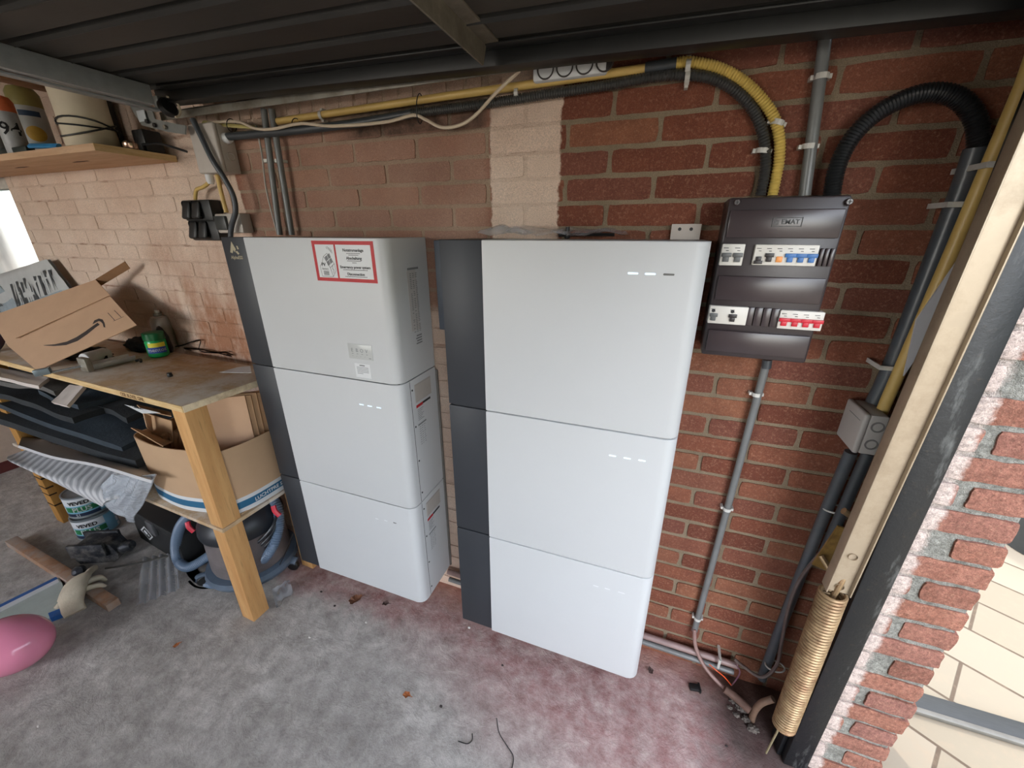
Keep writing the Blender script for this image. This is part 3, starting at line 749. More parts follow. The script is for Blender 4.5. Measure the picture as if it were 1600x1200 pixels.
pipe('wall_conduit', [(424, 170, 1.10), (456, 367, 1.10)], .0095, mGreyP, 'right of two upright grey conduits rising behind the stickered battery stack', group='upright conduits over the stickered stack', res=14)
pipe('thin_cable', [(400, 196, 1.1), (409, 240), (415, 290), (424, 330), (434, 367)], .0028, M('pale_grey_cable', (170, 166, 158), .5), 'thin pale cable beside the two upright grey conduits', 'cable', res=8)
pipe('wall_conduit', [(1291, 48), (1257, 306)], .0115, mGreyP, 'single dark upright conduit above the right half of the distribution board', res=16)
rc = empty('riser_conduit', PY(1140, 780, YW), 'grey upright conduit from the distribution board down to the floor', 'conduit')
pipe('straight_pipe', [(1198, 566), (1085, 985)], .0095, mGreyP, None, parent=rc, smooth=False, res=16)
pipe('flexible_tail', [(1085, 983, 1.1), (1087, 1010, 1.09), (1100, 1040, 1.07), (1122, 1066, 1.05), (1136, 1078, 1.04)], .0062, M('worn_pink_grey', (140, 112, 106), .5, var=.15), 'dusty grey flexible tail', parent=rc, res=12)
pipe('coupling', [(1199, 562), (1197, 575)], .0112, mDarkP, None, parent=rc, res=16)
# white saddle clips
def clip(px, py, r, ang, y=YW, label=None, group='white conduit clips'):
    c = PY(px, py, y); bm = NB(); pts = []
    for k in range(9):
        a = -PI * .1 + PI * 1.2 * k / 8; pts.append(Vector((-math.cos(a) * (r + .0018), -math.sin(a) * (r + .0018), 0)))
    M4 = T(c.x, c.y, c.z) @ RY(ang)
    for p, q in zip(pts, pts[1:]):
        n = Vector((p.x, p.y, 0)).normalized() * .0014
        for zz in (0,):
            vs = [M4 @ (p + Vector((0, 0, -.005))), M4 @ (q + Vector((0, 0, -.005))), M4 @ (q + Vector((0, 0, .005))), M4 @ (p + Vector((0, 0, .005)))]
            nn = M4.to_3x3() @ n
            a4 = [bm.verts.new(v) for v in vs]; b4 = [bm.verts.new(v - nn) for v in vs]
            bm.faces.new(a4); bm.faces.new(b4[::-1])
            for i in range(4): bm.faces.new((a4[i], b4[i], b4[(i + 1) % 4], a4[(i + 1) % 4]))
    box(bm, -r - .007, -r - .0006, -.001, WY - c.y, -.004, .004, M4=M4); box(bm, r + .0006, r + .007, -.001, WY - c.y, -.004, .004, M4=M4)
    return obj('pipe_clip', bm, mClipW, None, label, 'clip', group)
for px, py, r, an, lb in ((1283, 120, .0115, 0, 'upper white clip on the dark conduit above the distribution board'), (1264, 229, .0115, 0, 'lower white clip on the dark conduit above the distribution board'),
        (1182, 616, .0095, 0, 'white clip on the grey riser just under the distribution board'), (1136, 795, .0095, 0, 'white clip halfway down the grey riser conduit'), (1090, 966, .0095, 0, 'white clip near the foot of the grey riser conduit'),
        (1075, 105, .014, 90, 'white clip on top of the ribbed yellow bend'), (1074, 121, .012, 90, 'white clip on the ribbed dark hose under the yellow bend'),
        (1214, 192, .0115, 15, 'white clip on the down-turn of the yellow ribbed hose'), (1191, 236, .0115, 5, 'white clip on the down-turn of the dark ribbed hose'),
        (808, 146, .0105, 90, 'white clip holding the yellow conduit above the painted stripe'), (503, 180, .0105, 90, 'white clip on the yellow conduit above the stickered stack'),
        (419, 252, .012, 0, 'white clip across the left upright conduit above the stickered stack'), (436, 252, .012, 0, 'white clip at the right upright conduit above the stickered stack')):
    clip(px, py, r, an, label=lb)
# cable ties
for k, (px, py, lb) in enumerate(((656, 170, 'black tie round the yellow conduit and dark hose'), (463, 196, 'black tie round the cream cable left of the yellow conduit clip'), (362, 196, 'black tie near the grey junction box at the wall corner'))):
    c = PY(px, py, 1.095); bm = NB(); tube(bm, [Vector((c.x + .004 * math.sin(a), c.y + .017 * math.cos(a), c.z + (.034 if k == 0 else .018) * math.sin(a))) for a in [2 * PI * i / 16 for i in range(17)]], .0014, res=6, smooth=False)
    obj('cable_tie', bm, mCabK, None, lb, 'cable tie', 'black cable ties on the wall cables')
# white socket strip above the yellow conduit
a, b = PY(832, 100, 1.085), PY(947, 122, 1.085)
ss = empty('socket_strip', ((a.x + b.x) / 2, 1.1, b.z), 'white socket strip with round holes above the yellow conduit', 'power strip')
bm = NB(); an = math.degrees(math.atan2(0, 1)); Ls = b.x - a.x
M4 = T((a.x + b.x) / 2, 1.098, PY(890, 103, 1.085).z)
box(bm, -Ls / 2, Ls / 2, -.012, .024, -.022, .022, bev=.006, M4=M4); obj('housing', bm, mSticker, ss)
for i in range(4):
    bm = NB(); x = -Ls / 2 + .032 + i * .046
    lathe(bm, [(.0001, -.002), (.016, -.002), (.0185, .0015), (.0205, .0015), (.0205, -.001)], M4 @ T(x, -.0125, 0) @ RX(90), 24, cap=False)
    obj('socket', bm, M('socket_dark', (58, 54, 52), .5), ss)
# ------------------------------------------------------------------ right hand corner
mHose = M('ribbed_black_hose', (34, 36, 38), .3)
gh = empty('arched_hose', PY(1440, 145, 1.09), 'black ribbed hose arching from the distribution board over to the grey corner pipe', 'conduit')
pipe('ribbed_hose', [(1299, 308), (1308, 262), (1328, 220), (1360, 185), (1400, 160), (1440, 146), (1478, 146), (1508, 162), (1526, 192), (1529, 232)], .0165, mHose, None, parent=gh, rib=.002, pitch=.0055, res=14, y=1.09)
mCorn = M('blue_grey_pipe', (74, 80, 86), .35, var=.1, dirt=(110, 100, 90), dirtamt=.3)
pipe('smooth_pipe', [(1524, 232), (1500, 300), (1430, 480), (1385, 590), (1345, 668)], .0165, mCorn, 'smooth blue grey pipe', parent=gh, y=1.09, res=16)
yk = pipe('yellow_pipe', [(1625, 60, 1.05), (1600, 130, 1.05), (1480, 410, 1.05), (1374, 652, 1.05)], .0115, mYel, 'yellow pipe coming down into the light grey junction box in the corner', 'conduit', smooth=False, res=16)
for px, py, y, lb in ((1495, 320, 1.075, 'clear clip across the blue grey corner pipe'), (1388, 573, 1.075, 'small clip on the blue grey corner pipe above the junction box'), (1558, 258, 1.04, 'white clip on the yellow corner pipe')):
    c = PY(px, py, y); bm = NB(); box(bm, c.x - .022, c.x + .022, c.y - .016, c.y - .013, c.z - .005, c.z + .005, bev=.001); box(bm, c.x - .022, c.x - .019, c.y - .014, WY, c.z - .005, c.z + .005); box(bm, c.x + .019, c.x + .022, c.y - .014, WY, c.z - .005, c.z + .005)
    obj('pipe_clip', bm, mClipW, None, lb, 'clip', 'white conduit clips')
# junction box
jb = empty('junction_box', PY(1345, 712, 1.03), 'light grey square junction box in the corner where the yellow pipe ends', 'junction box')
mJ = M('box_grey', (176, 172, 168), .45, var=.03)
jx0, jx1 = .462, .507; jz1 = PY(1358, 648, 1.0).z; jz0 = PY(1343, 710, 1.0).z
bm = NB(); box(bm, jx0, jx0 + .012, 1.0, 1.098, jz0, jz1, bev=.005, seg=3); obj('lid', bm, mJ, jb)
bm = NB(); box(bm, jx0 + .012, jx1, 1.001, 1.097, jz0 + .001, jz1 - .001, bev=.004); obj('housing', bm, mJ, jb)
for zf in (.28, .72):
    bm = NB(); lathe(bm, [(.0001, -.003), (.0095, -.003), (.0095, .001), (.0125, .001), (.0125, -.001)], T(jx0 + .029, 1.0, jz0 + (jz1 - jz0) * zf) @ RX(90), 20, cap=False)
    obj('cable_entry', bm, M('entry_grey', (120, 118, 116), .5), jb)
bm = NB(); box(bm, jx0 - .0006, jx0 + .001, 1.012, 1.07, jz1 - .0215, jz1 - .0205); obj('lid_groove', bm, mGreyInk, jb)
# pipes going down from the box to the floor
pipe('floor_pipe', [(1330, 706, 1.08), (1290, 800, 1.09), (1235, 940, 1.1), (1190, 1060, 1.1)], .0135, mCorn, 'blue grey pipe from the junction box down to the floor, nearer the brick wall', 'conduit', res=16)
pipe('floor_pipe', [(1356, 708, 1.05), (1320, 790, 1.05), (1285, 870, 1.06)], .012, mDarkP, 'dark pipe from the junction box down behind the rusty spring', 'conduit', res=16)
pipe('thin_cable', [(1285, 860, 1.06), (1250, 905, 1.07), (1232, 950, 1.07), (1222, 1000, 1.07), (1213, 1040, 1.07), (1190, 1058, 1.06), (1160, 1040, 1.08), (1148, 1030, 1.09)], .005, M('dusty_cable', (98, 84, 80), .5, var=.2), 'thin dusty cable looping beside the floor pipe in the corner', 'cable', res=8)
for px, py, lb in ((1300, 793, 'white band round both pipes below the junction box'), (1207, 1038, 'white band near the foot of the blue grey floor pipe')):
    c = PY(px, py, 1.09); bm = NB()
    tube(bm, [Vector((c.x + .006 + .026 * math.cos(a), c.y - .004 + .019 * math.sin(a), c.z + .004 * math.cos(a))) for a in [2 * PI * i / 20 for i in range(21)]], .0025, res=6, smooth=False)
    obj('cable_tie', bm, mClipW, None, lb, 'cable tie', 'pale ties on the corner pipes')
# conduits along the skirting
pipe('skirting_conduit', [(700, 893, 1.10), (1000, 991, 1.10), (1152, 1040, 1.10)], .011, M('pinkish_grey_pipe', (146, 122, 118), .4, var=.12), 'upper of two conduits lying along the foot of the wall', 'conduit', group='conduits along the foot of the wall', smooth=False, res=14)
pipe('skirting_conduit', [(702, 905, 1.09), (1000, 1001, 1.09), (1146, 1050, 1.09)], .0095, mGreyP, 'lower of two conduits lying along the foot of the wall', 'conduit', group='conduits along the foot of the wall', smooth=False, res=14)
for i, (x, lb) in enumerate(((PY(1121, 1030, 1.09).x, 'metal strap over both skirting conduits beside the riser tail'),)):
    c = PY(1122, 1036, 1.085); bm = NB(); box(bm, c.x - .004, c.x + .004, 1.072, 1.075, c.z - .012, c.z + .035, bev=.001); box(bm, c.x - .004, c.x + .004, 1.072, WY, c.z + .03, c.z + .035)
    obj('pipe_strap', bm, mClipW, None, lb, 'clip')
pipe('orange_wire', [(1108, 1038, 1.07), (1120, 1048, 1.06), (1132, 1058, 1.06), (1143, 1071, 1.06)], .0018, M('orange_wire', (226, 92, 44), .4), 'thin orange wire hanging off the skirting conduits in the corner', 'cable', res=6)
pipe('purple_wire', [(1150, 1038, 1.07), (1156, 1050, 1.06), (1150, 1062, 1.06), (1143, 1071, 1.06)], .0022, M('purple_wire', (104, 70, 84), .4), 'thin dull purple wire beside the orange wire', 'cable', res=6)
pipe('curved_tube', [(1208, 1092, 1.0), (1188, 1100, 1.0), (1176, 1118, 1.0), (1176, 1138, 1.0), (1190, 1160, 1.0)], .0095, M('rusty_tube', (112, 88, 72), .6, var=.25), 'short rusty curved tube at the foot of the corner behind the spring', 'conduit', res=12)
pipe('ground_pipe', [(1132, 1076, 1.03), (1150, 1090, 1.02), (1172, 1110, 1.0)], .0125, M('mud_pipe', (92, 68, 58), .8, var=.25, bump=.5), 'muddy pipe stub lying on the floor in the corner', 'conduit', res=12)
# ------------------------------------------------------------------ door hardware on the right
mRust = M('rusty_spring_steel', (164, 138, 104), .45, metal=.5, var=.3, ns=20, dirt=(112, 72, 44), dirtamt=.7, ds=25)
SXC, SYC = .474, .90
t0_, t1_ = PY(1298, 925, SYC).z, PY(1212, 1130, SYC).z
spr = empty('door_spring', (SXC, SYC, t1_), 'rusty coil spring of the garage door hanging in the corner beside the frame post', 'spring')
bm = NB(); N = 52; pts = []
for i in range(N * 18 + 1):
    a = 2 * PI * i / 18; f = i / (N * 18); pts.append(Vector((SXC + .0245 * math.cos(a) + (1 - f) * .008, SYC + .0245 * math.sin(a), t1_ + (t0_ - t1_) * f)))
tube(bm, pts, .0044, res=7, smooth=False); obj('coil', bm, mRust, spr)
bm = NB(); tube(bm, [(SXC, SYC, t0_ - .03), (SXC + .004, SYC - .004, t0_ + .03), (SXC + .012, SYC + .006, t0_ + .06)], .006, res=10); obj('hook', bm, mRust, spr)
bm = NB(); tube(bm, [(SXC + .004, SYC, t1_ + .03), (SXC + .0, SYC, t1_ - .02), (SXC - .004, SYC + .005, .02)], .0028, res=8); obj('tie_rod', bm, M('pale_rod', (150, 140, 110), .5, metal=.4), spr)
chn = empty('steel_channel', (.478, .895, t0_), 'long beige steel channel arm of the garage door beside the black frame post', 'steel channel')
mCh = M('beige_channel', (176, 160, 138), .38, metal=.35, var=.12, ns=10, dirt=(120, 104, 84), dirtamt=.5, ds=10)
cb = Vector((.477, .895, t0_ + .01)); ct = Vector((.503, .895, 1.93)); d_ = (ct - cb)
Mc = frame(cb, Vector((1, 0, -d_.x / d_.z)), d_.normalized()); L = d_.length
bm = NB(); box(bm, -.023, .023, 0, .003, 0, L, M4=Mc); box(bm, -.024, -.021, -.010, .02, 0, L, bev=.0008, M4=Mc); box(bm, .021, .024, -.010, .02, 0, L, bev=.0008, M4=Mc)
obj('channel', bm, mCh, chn)
bm = NB()
lathe(bm, [(.0001, -.004), (.006, -.004), (.0085, -.001), (.0085, .004)], Mc @ T(0, 0, .107) @ RX(90), 20, cap=False); obj('rivet', bm, mCh, chn)
bm = NB(); lathe(bm, [(.0001, -.004), (.006, -.004), (.0085, -.001), (.0085, .004)], Mc @ T(0, 0, .017) @ RX(90), 20, cap=False); obj('rivet', bm, mCh, chn)
a = PY(1268, 880, .96); b = PY(1300, 808, .96)
bm = NB(); M4 = frame(Vector(a), Vector((1, 0, 0)), Vector((0, 0, 1))); prism(bm, [(0, 0), (.05, -.012), (.062, .12), (.022, .125)], .005, T(a.x, .955, a.z))
obj('lever_plate', bm, M('rusty_yellow_plate', (150, 118, 62), .55, metal=.3, var=.3, ns=25, dirt=(86, 60, 40), dirtamt=.6, ds=22), label='rusty yellowish lever plate behind the lower end of the door arm', cat='door hardware')
bm = NB(); tube(bm, [PY(1318, 798, .95), PY(1342, 812, .95), PY(1368, 818, .95)], .008, res=10); tube(bm, [PY(1283, 868, .95), PY(1298, 892, .93)], .007, res=10)
obj('lever_bolts', bm, mRust, label='short rusty pins joining the lever plate to the door arm', cat='door hardware')
# white plate leaning behind the arm
bm = NB(); pl = [PY(1507, 392, .985), PY(1516, 412, .985), PY(1474, 498, .985), PY(1412, 588, .985), PY(1432, 500, .985)]
bm.faces.new([bm.verts.new(p) for p in pl]); r_ = bmesh.ops.extrude_face_region(bm, geom=bm.faces[:]); bmesh.ops.translate(bm, verts=[v for v in r_['geom'] if isinstance(v, bmesh.types.BMVert)], vec=(0, .004, 0))
obj('white_plate', bm, M('white_plate', (196, 196, 200), .5, var=.02), label='white pointed plastic plate wedged behind the beige door arm', cat='plate', smooth=None)
bm = NB(); a = PY(1440, 700, .915); b = PY(1425, 780, .915)
box(bm, .5, .516, .900, .93, b.z - .02, a.z + .03, bev=.002); obj('frame_cover', bm, M('dark_cover', (44, 46, 48), .5), label='small dark cover strip fixed to the left side of the black frame post', cat='door hardware')
# drain strip outside
bm = NB(); box(bm, .735, 2.6, 1.222, 1.285, -.003, .006, bev=.002); tr = obj('drain_strip', bm, M('wet_slate', (50, 52, 52), .5, var=.15, stretch=(1, 8, 1)), label='dark drain strip with metal edge set in the paving outside', cat='drain')
bm = NB(); box(bm, .735, 2.6, 1.203, 1.2215, -.003, .012, bev=.003); o = obj('metal_edge', bm, M('drain_metal', (112, 110, 104), .45, metal=.4, var=.1), tr)
# ================================================================== WORKBENCH
def wood(name, a, b, gs=(1, 14, 14), knots=True, dust=None, rough=.7):
    t = NT(name); n1 = t.noise(3.5, 6, .6, stretch=gs); n2 = t.noise(14, 4, .6, stretch=gs)
    c = t.ramp(n1, [(.3, lin(a)), (.7, lin(b))]); c = t.mix(t.ramp(n2, [(.55, 0.0), (.72, .45)]), c, tuple(v * .45 for v in lin(a)))
    if dust: c = t.mix(t.ramp(t.noise(6, 6, .75), [(.42, 0.0), (.6, .8)]), c, lin(dust))
    t.l(c, t.b.inputs['Base Color']); t.b.inputs['Roughness'].default_value = rough; t.b.inputs['Specular IOR Level'].default_value = .25; t.bump(n2, .25, .003); return t.m
mPly = wood('dusty_plywood', (176, 146, 112), (200, 172, 138), gs=(1, 8, 8), dust=(212, 204, 194))
mEdge = wood('board_edge', (196, 160, 108), (226, 200, 154), gs=(3, 3, 30)); mPine = wood('pine_leg', (190, 140, 88), (216, 170, 114), gs=(10, 10, .8))
mPineD = wood('dark_pine', (168, 118, 58), (196, 146, 80), gs=(8, 8, 1))
BU = Vector((-.999, .043, 0)); BV = Vector((.043, .999, 0)); BC = Vector((-1.352, .694, 0))
MB_ = Matrix((( -BU.x, BV.x, 0, BC.x), (-BU.y, BV.y, 0, BC.y), (0, 0, 1, 0), (0, 0, 0, 1)))   # x to the right, y to the wall
bench = empty('workbench', BC + Vector((-.8, .18, 0)), 'wooden workbench with pine legs left of the stickered battery stack', 'workbench')
bm = NB(); box(bm, -1.62, 0, 0, .355, .930, .952, bev=.0015, M4=MB_); tp = obj('bench_top', bm, mPly, bench)
bm = NB(); box(bm, -.0005, .003, .0, .355, .929, .9515, bev=.001, M4=MB_); obj('end_grain_edge', bm, M('torn_edge', (232, 214, 182), .8, var=.1, ns=40, bump=.6, bs=90, dirt=(150, 104, 58), dirtamt=.6, ds=9), bench)
bm = NB(); box(bm, -1.62, 0, -.003, .0005, .930, .9515, bev=.001, M4=MB_); obj('front_edge', bm, mEdge, bench)
obj('stamp', text_bm('OSB BUXEL GNL', .019, MB_ @ T(-.27, -.0036, .9405), .0001, .0004), M('brown_print', (112, 78, 48), .8), bench, smooth=None)
legs = [((-.068, 0), (.004, .004), 'front'), ((-1.52, -1.45), (.004, .004), 'l')]
for x0, x1, y0, y1, m in ((-.072, -.004, .002, .070, mPine), (-1.56, -1.49, .002, .072, mPineD), (-.072, -.004, .29, .35, mPine), (-1.56, -1.49, .29, .35, mPineD)):
    bm = NB(); vs = box(bm, x0, x1, y0, y1, 0, .929, bev=.003, M4=MB_)
    for v in vs: v.co.x += noise.noise(v.co * 6) * .003
    lg = obj('leg', bm, m, bench)
    if x0 < -1 and y0 < .1: leg_l = lg
bm = NB(); box(bm, -1.60, .0, -.004, .18, .455, .470, bev=.001, M4=MB_); box(bm, -.56, 0, .18, .34, .455, .470, bev=.001, M4=MB_); sh = obj('lower_shelf', bm, mPly, bench)
bm = NB(); box(bm, -1.49, -.072, .31, .335, .40, .454, M4=MB_); obj('shelf_rail', bm, mPineD, bench)
for i in range(7):
    z = .12 + i * .055 + R.uniform(-.01, .01); bm = NB(); box(bm, -1.562, -1.487, .0012, .03, z, z + .006 + R.random() * .006, M4=MB_)
    obj('groove', bm, M('groove_dark', (62, 42, 22), .9), leg_l)
# ------------------------------------------------------------------ things on the bench
BT = .953
mCard = M('brown_cardboard', (176, 142, 108), .85, var=.06, ns=8, bump=.05); mCard2 = M('light_cardboard', (196, 160, 130), .85, var=.05, ns=8); mCardD = M('cardboard_inside', (150, 112, 80), .9)
A = PY(58, 579, .73); B = PY(213, 508, .93); C = PY(188, 481, .965); D = PY(13, 541, .765); E = PY(149, 437, 1.02); F = D + (E - C)
G = E + (B - C); H = F + (A - D)
bx = empty('cardboard_box', Vector(((A.x + G.x) / 2, .95, BT)), 'brown cardboard box with a curved arrow mark, tilted on the bench clutter', 'box')
def quads(name, ql, m, par, th=.003, label=None):
    bm = NB()
    for q in ql:
        n = (q[1] - q[0]).cross(q[3] - q[0]).normalized() * th
        if n.dot(Vector((0, 0, CZ)) - q[0]) < 0: n = -n
        a = [bm.verts.new(p) for p in q]; b = [bm.verts.new(p - n) for p in q]
        bm.faces.new(a); bm.faces.new(b[::-1])
        for i in range(4): bm.faces.new((a[i], b[i], b[(i + 1) % 4], a[(i + 1) % 4]))
    return obj(name, bm, m, par, label=label, smooth=None)
quads('carton', [(A, B, C, D), (D, C, E, F), (F, E, G, H)], mCard2, bx)
# top panel shares the light cardboard of the other faces
fl1 = PY(195, 409, 1.06); fl2 = PY(216, 446, 1.02)
quads('flap', [(E, fl1, fl1 + Vector((-.02, .02, -.03)), E + Vector((-.02, .02, -.03)))], mCardD, bx)
mPrintB = M('box_print', (62, 54, 52), .7)
fu = (B - A); fv = (D - A)
def face_pt(px, py, off=.0015):
    n = (B - A).cross(D - A).normalized()
    if n.y > 0: n = -n
    d = ray(px, py); o = Vector((0, 0, CZ)); tt = (A - o).dot(n) / d.dot(n); return o + d * tt + n * off
bm = NB(); top = [(69, 541.5), (90, 541), (112, 536), (130, 527), (145, 515.5), (154, 505)]; bot = [(69, 540), (88, 538.5), (108, 532.5), (125, 523.5), (140, 513), (157, 507.5)]
lo = [(69, 540.2), (85, 541), (104, 539.5), (122, 533), (138, 522), (150, 512), (156.5, 507.5)]; up = [(69, 539.6), (86, 538.2), (105, 534), (120, 527), (134, 518), (145, 510), (153, 504.5)]
va = [bm.verts.new(face_pt(*p)) for p in lo]; vb = [bm.verts.new(face_pt(*p)) for p in up]
for i in range(len(lo) - 1): bm.faces.new((va[i], va[i + 1], vb[i + 1], vb[i]))
for pl_ in ([(145, 507), (148, 501), (155, 498), (161, 499.5), (160, 503.5), (155, 502), (151, 504)], [(161, 499.5), (164, 505), (165, 512), (162.5, 511.5), (161, 506), (158, 503)]):
    bm.faces.new([bm.verts.new(face_pt(*p)) for p in pl_])
for p, q in (((169, 489), (180, 501)), ((179, 485), (190, 496)), ((178, 502), (194, 495))):
    p3, q3 = face_pt(*p), face_pt(*q); d = (q3 - p3).normalized(); n = (B - A).cross(D - A).normalized().cross(d) * .0011
    bm.faces.new([bm.verts.new(v) for v in (p3 + n, q3 + n, q3 - n, p3 - n)])
obj('arrow_mark', bm, mPrintB, bx, smooth=None)
# printed bag behind the box
mBag = M('bag_print_light', (188, 190, 190), .35, var=.1, ns=10)
bg = empty('printed_bag', PY(60, 470, 1.05), 'upright grey and white printed bag behind the tilted cardboard box', 'bag')
bg.location.z = BT; ORG[bg.name].z = BT
W_ = [PY(-70, 450, 1.02), PY(73, 405, 1.07), PY(118, 462, 1.06), PY(60, 520, 1.02), PY(-70, 540, 1.0)]
bm = NB()
P0, P1, P2, P3 = PY(-70, 450, 1.07), PY(73, 405, 1.085), PY(125, 472, 1.085), PY(-40, 545, 1.07)
def bagpt(a, b): return (P0 * (1 - a) + P1 * a) * (1 - b) + (P3 * (1 - a) + P2 * a) * b
def bagsurf(a, b, o=0.0): return bagpt(a, b) + Vector((0, -1, .3)).normalized() * (.03 * max(0, math.sin(PI * a)) ** .5 * max(0, math.sin(PI * b)) ** .5 + .004 * noise.noise(Vector((a * 6, b * 9, 1))) + o)
grid(bm, 24, 16, bagsurf)
grid(bm, 4, 4, lambda a, b: bagpt(a, b) + Vector((0, .012, 0)))
obj('bag_body', bm, mBag, bg)
def proj(p):
    d = p - Vector((0, 0, CZ)); z = d.dot(FW); return 800 + FPX * d.dot(RT) / z, 600 - FPX * d.dot(UP) / z
BG = [(a / 60, b / 60, proj(bagsurf(a / 60, b / 60))) for a in range(61) for b in range(61)]
def bagface(px, py):
    a, b, _ = min(BG, key=lambda t_: (t_[2][0] - px) ** 2 + (t_[2][1] - py) ** 2); return bagsurf(a, b, .004)
bm = NB()
for i in range(17):
    x0 = 18 + i * 3.9; y0 = 452 - i * 1.5 + R.uniform(-10, 3); y1 = 482 - i * 1.9
    w = R.uniform(1.2, 2.6); bm.faces.new([bm.verts.new(bagface(*p)) for p in ((x0, y0), (x0 + w, y0), (x0 + 11 + w, y1), (x0 + 11, y1))])
obj('bag_stripes', bm, M('bag_print_dark', (58, 62, 66), .5), bg, smooth=None)
bm = NB(); bm.faces.new([bm.verts.new(bagface(*p)) for p in ((-20, 440), (0, 446), (34, 480), (8, 492), (-20, 500))]); bm.faces.new([bm.verts.new(bagface(*p)) for p in ((33, 477), (98, 453), (104, 459), (34, 485))])
obj('bag_panel', bm, M('bag_slate', (146, 158, 166), .5), bg, smooth=None)
Mt = frame(bagface(3, 477), bagface(18, 472) - bagface(0, 478), Vector((0, 0, 1)))
obj('lettering', text_bm('TRIAL', .021, Mt @ T(0, -.004, 0), .0001, .0004), mInk, bg, smooth=None)
Mt = frame(bagface(2, 486), bagface(18, 481) - bagface(0, 487), Vector((0, 0, 1)))
obj('lettering', text_bm('ER', .021, Mt @ T(0, -.004, 0), .0001, .0004), mInk, bg, smooth=None)
# spray can
c = PZ(264, 545, BT); sp = empty('spray_can', c, 'grey aerosol can standing behind the green jar on the bench', 'spray can')
hh = PY(240, 484, c.y).z - BT; r0 = .030
bm = NB(); lathe(bm, [(.034, 0), (.037, .003), (.0365, hh * .70), (.033, hh * .78), (.028, hh * .82), (.029, hh * .835), (.014, hh * .86)], T(c)); obj('can_body', bm, M('can_grey', (176, 168, 162), .4, metal=.2, var=.12, dirt=(190, 180, 170), dirtamt=.4), sp)
bm = NB(); lathe(bm, [(.014, hh * .83), (.016, hh * .86), (.0155, hh * .93)], T(c)); obj('collar', bm, mSteel, sp)
bm = NB(); lathe(bm, [(.0095, hh * .92), (.0095, hh * .99), (.007, hh)], T(c)); obj('nozzle', bm, mClipW, sp)
# green jar
c = PZ(250, 556, BT); jr = empty('green_jar', c, 'round green sweets jar with a white lettered label on the bench', 'jar')
hh = PY(244, 521, c.y).z - BT + .005; mG = M('jar_green', (30, 150, 82), .25, var=.05); r0 = .037
bm = NB(); lathe(bm, [(.030, 0), (r0 - .002, .004), (r0, .012), (r0, hh * .62), (r0 - .004, hh * .7)], T(c)); obj('jar_body', bm, mG, jr)
bm = NB(); lathe(bm, [(r0 - .004, hh * .69), (r0 + .0005, hh * .70), (r0 + .0005, hh * .96), (r0 - .0015, hh * .985), (r0 - .006, hh)], T(c), 40); obj('screw_lid', bm, M('lid_green', (16, 98, 56), .3, var=.05), jr)
def on_cyl(bmt, c, r, a0, zc):
    """wrap flat lettering (x along the arc, z up) round a cylinder"""
    for v in bmt.verts:
        a = a0 + v.co.x / r; z = v.co.z; v.co = Vector((c.x + (r + .0006) * math.sin(a), c.y - (r + .0006) * math.cos(a), c.z + zc + z))
    return bmt
aj = math.atan2(-c.x, c.y) * -1
face_a = math.atan2(0 - c.x, c.y)      # facing the middle of the garage
bm = NB(); tmp = NB(); grid(tmp, 14, 2, lambda a, b: Vector(((a - .5) * .062, 0, (b - .5) * hh * .2))); merge(bm, on_cyl(tmp, c, r0, face_a, hh * .50)); obj('yellow_flash', bm, M('label_yellow', (226, 214, 60), .4), jr)
bm = NB(); tmp = NB(); grid(tmp, 14, 2, lambda a, b: Vector(((a - .5) * .07, 0, (b - .5) * hh * .24))); merge(bm, on_cyl(tmp, c, r0 + .0004, face_a - .1, hh * .31)); obj('blue_flash', bm, M('label_blue', (40, 74, 160), .4), jr)
obj('lettering', on_cyl(text_bm('mentos', .0225, Matrix(), .0001, .0004), c, r0 + .0012, face_a - .1, hh * .32), mSticker, jr, smooth=None)
# caulking gun
g0, g1, g2, g3 = PZ(73, 583, BT + .012), PZ(130, 572, BT + .022), PZ(140, 571, BT + .022), PZ(206, 556, BT + .022)
cg = empty('caulking_gun', (g2.x, g2.y, BT), 'grey metal caulking gun lying on the bench with its rod pointing left', 'tool')
bm = NB(); tube(bm, [g0, g1], .0045, res=10, smooth=False); obj('push_rod', bm, M('bright_steel', (186, 190, 192), .25, metal=.8), cg)
bm = NB(); M4 = frame(g0, g1 - g0, Vector((0, 0, 1))); box(bm, -.03, .014, -.011, .011, -.004, .02, bev=.002, M4=M4 @ RY(0)); obj('thumb_hook', bm, M('zinc_grey', (120, 132, 138), .35, metal=.5), cg)
bm = NB(); M4 = frame(g2, g3 - g2, Vector((0, 0, 1))); L = (g3 - g2).length
prism(bm, [(-.02, 0)] + [(.026 * math.cos(PI + PI * k / 12), .026 * math.sin(PI + PI * k / 12) + .006) for k in range(13)] + [(.024, .006)] + [(.024 * math.cos(2 * PI - PI * k / 12), .024 * math.sin(2 * PI - PI * k / 12) + .006) for k in range(13)][1:], L, M4 @ RZ(-90))
obj('cradle', bm, M('cradle_grey', (196, 200, 202), .4, metal=.4, var=.15), cg)
bm = NB(); box(bm, -.02, .0, -.028, .028, -.02, .034, bev=.004, M4=M4); obj('handle_plate', bm, mSteel, cg)
bm = NB(); k0, k1 = PZ(132, 562, BT + .03), PZ(168, 552, BT + .03); Lk = (k1 - k0); mk = frame(k0, Lk, Vector((0, 0, 1)))
lathe(bm, [(.024, 0), (.026, .004), (.026, Lk.length * .9), (.022, Lk.length)], mk @ RY(90)); kt = obj('sealant_cartridge', bm, M('cartridge_white', (202, 204, 206), .4), None, 'white sealant cartridge lying behind the caulking gun', 'cartridge')
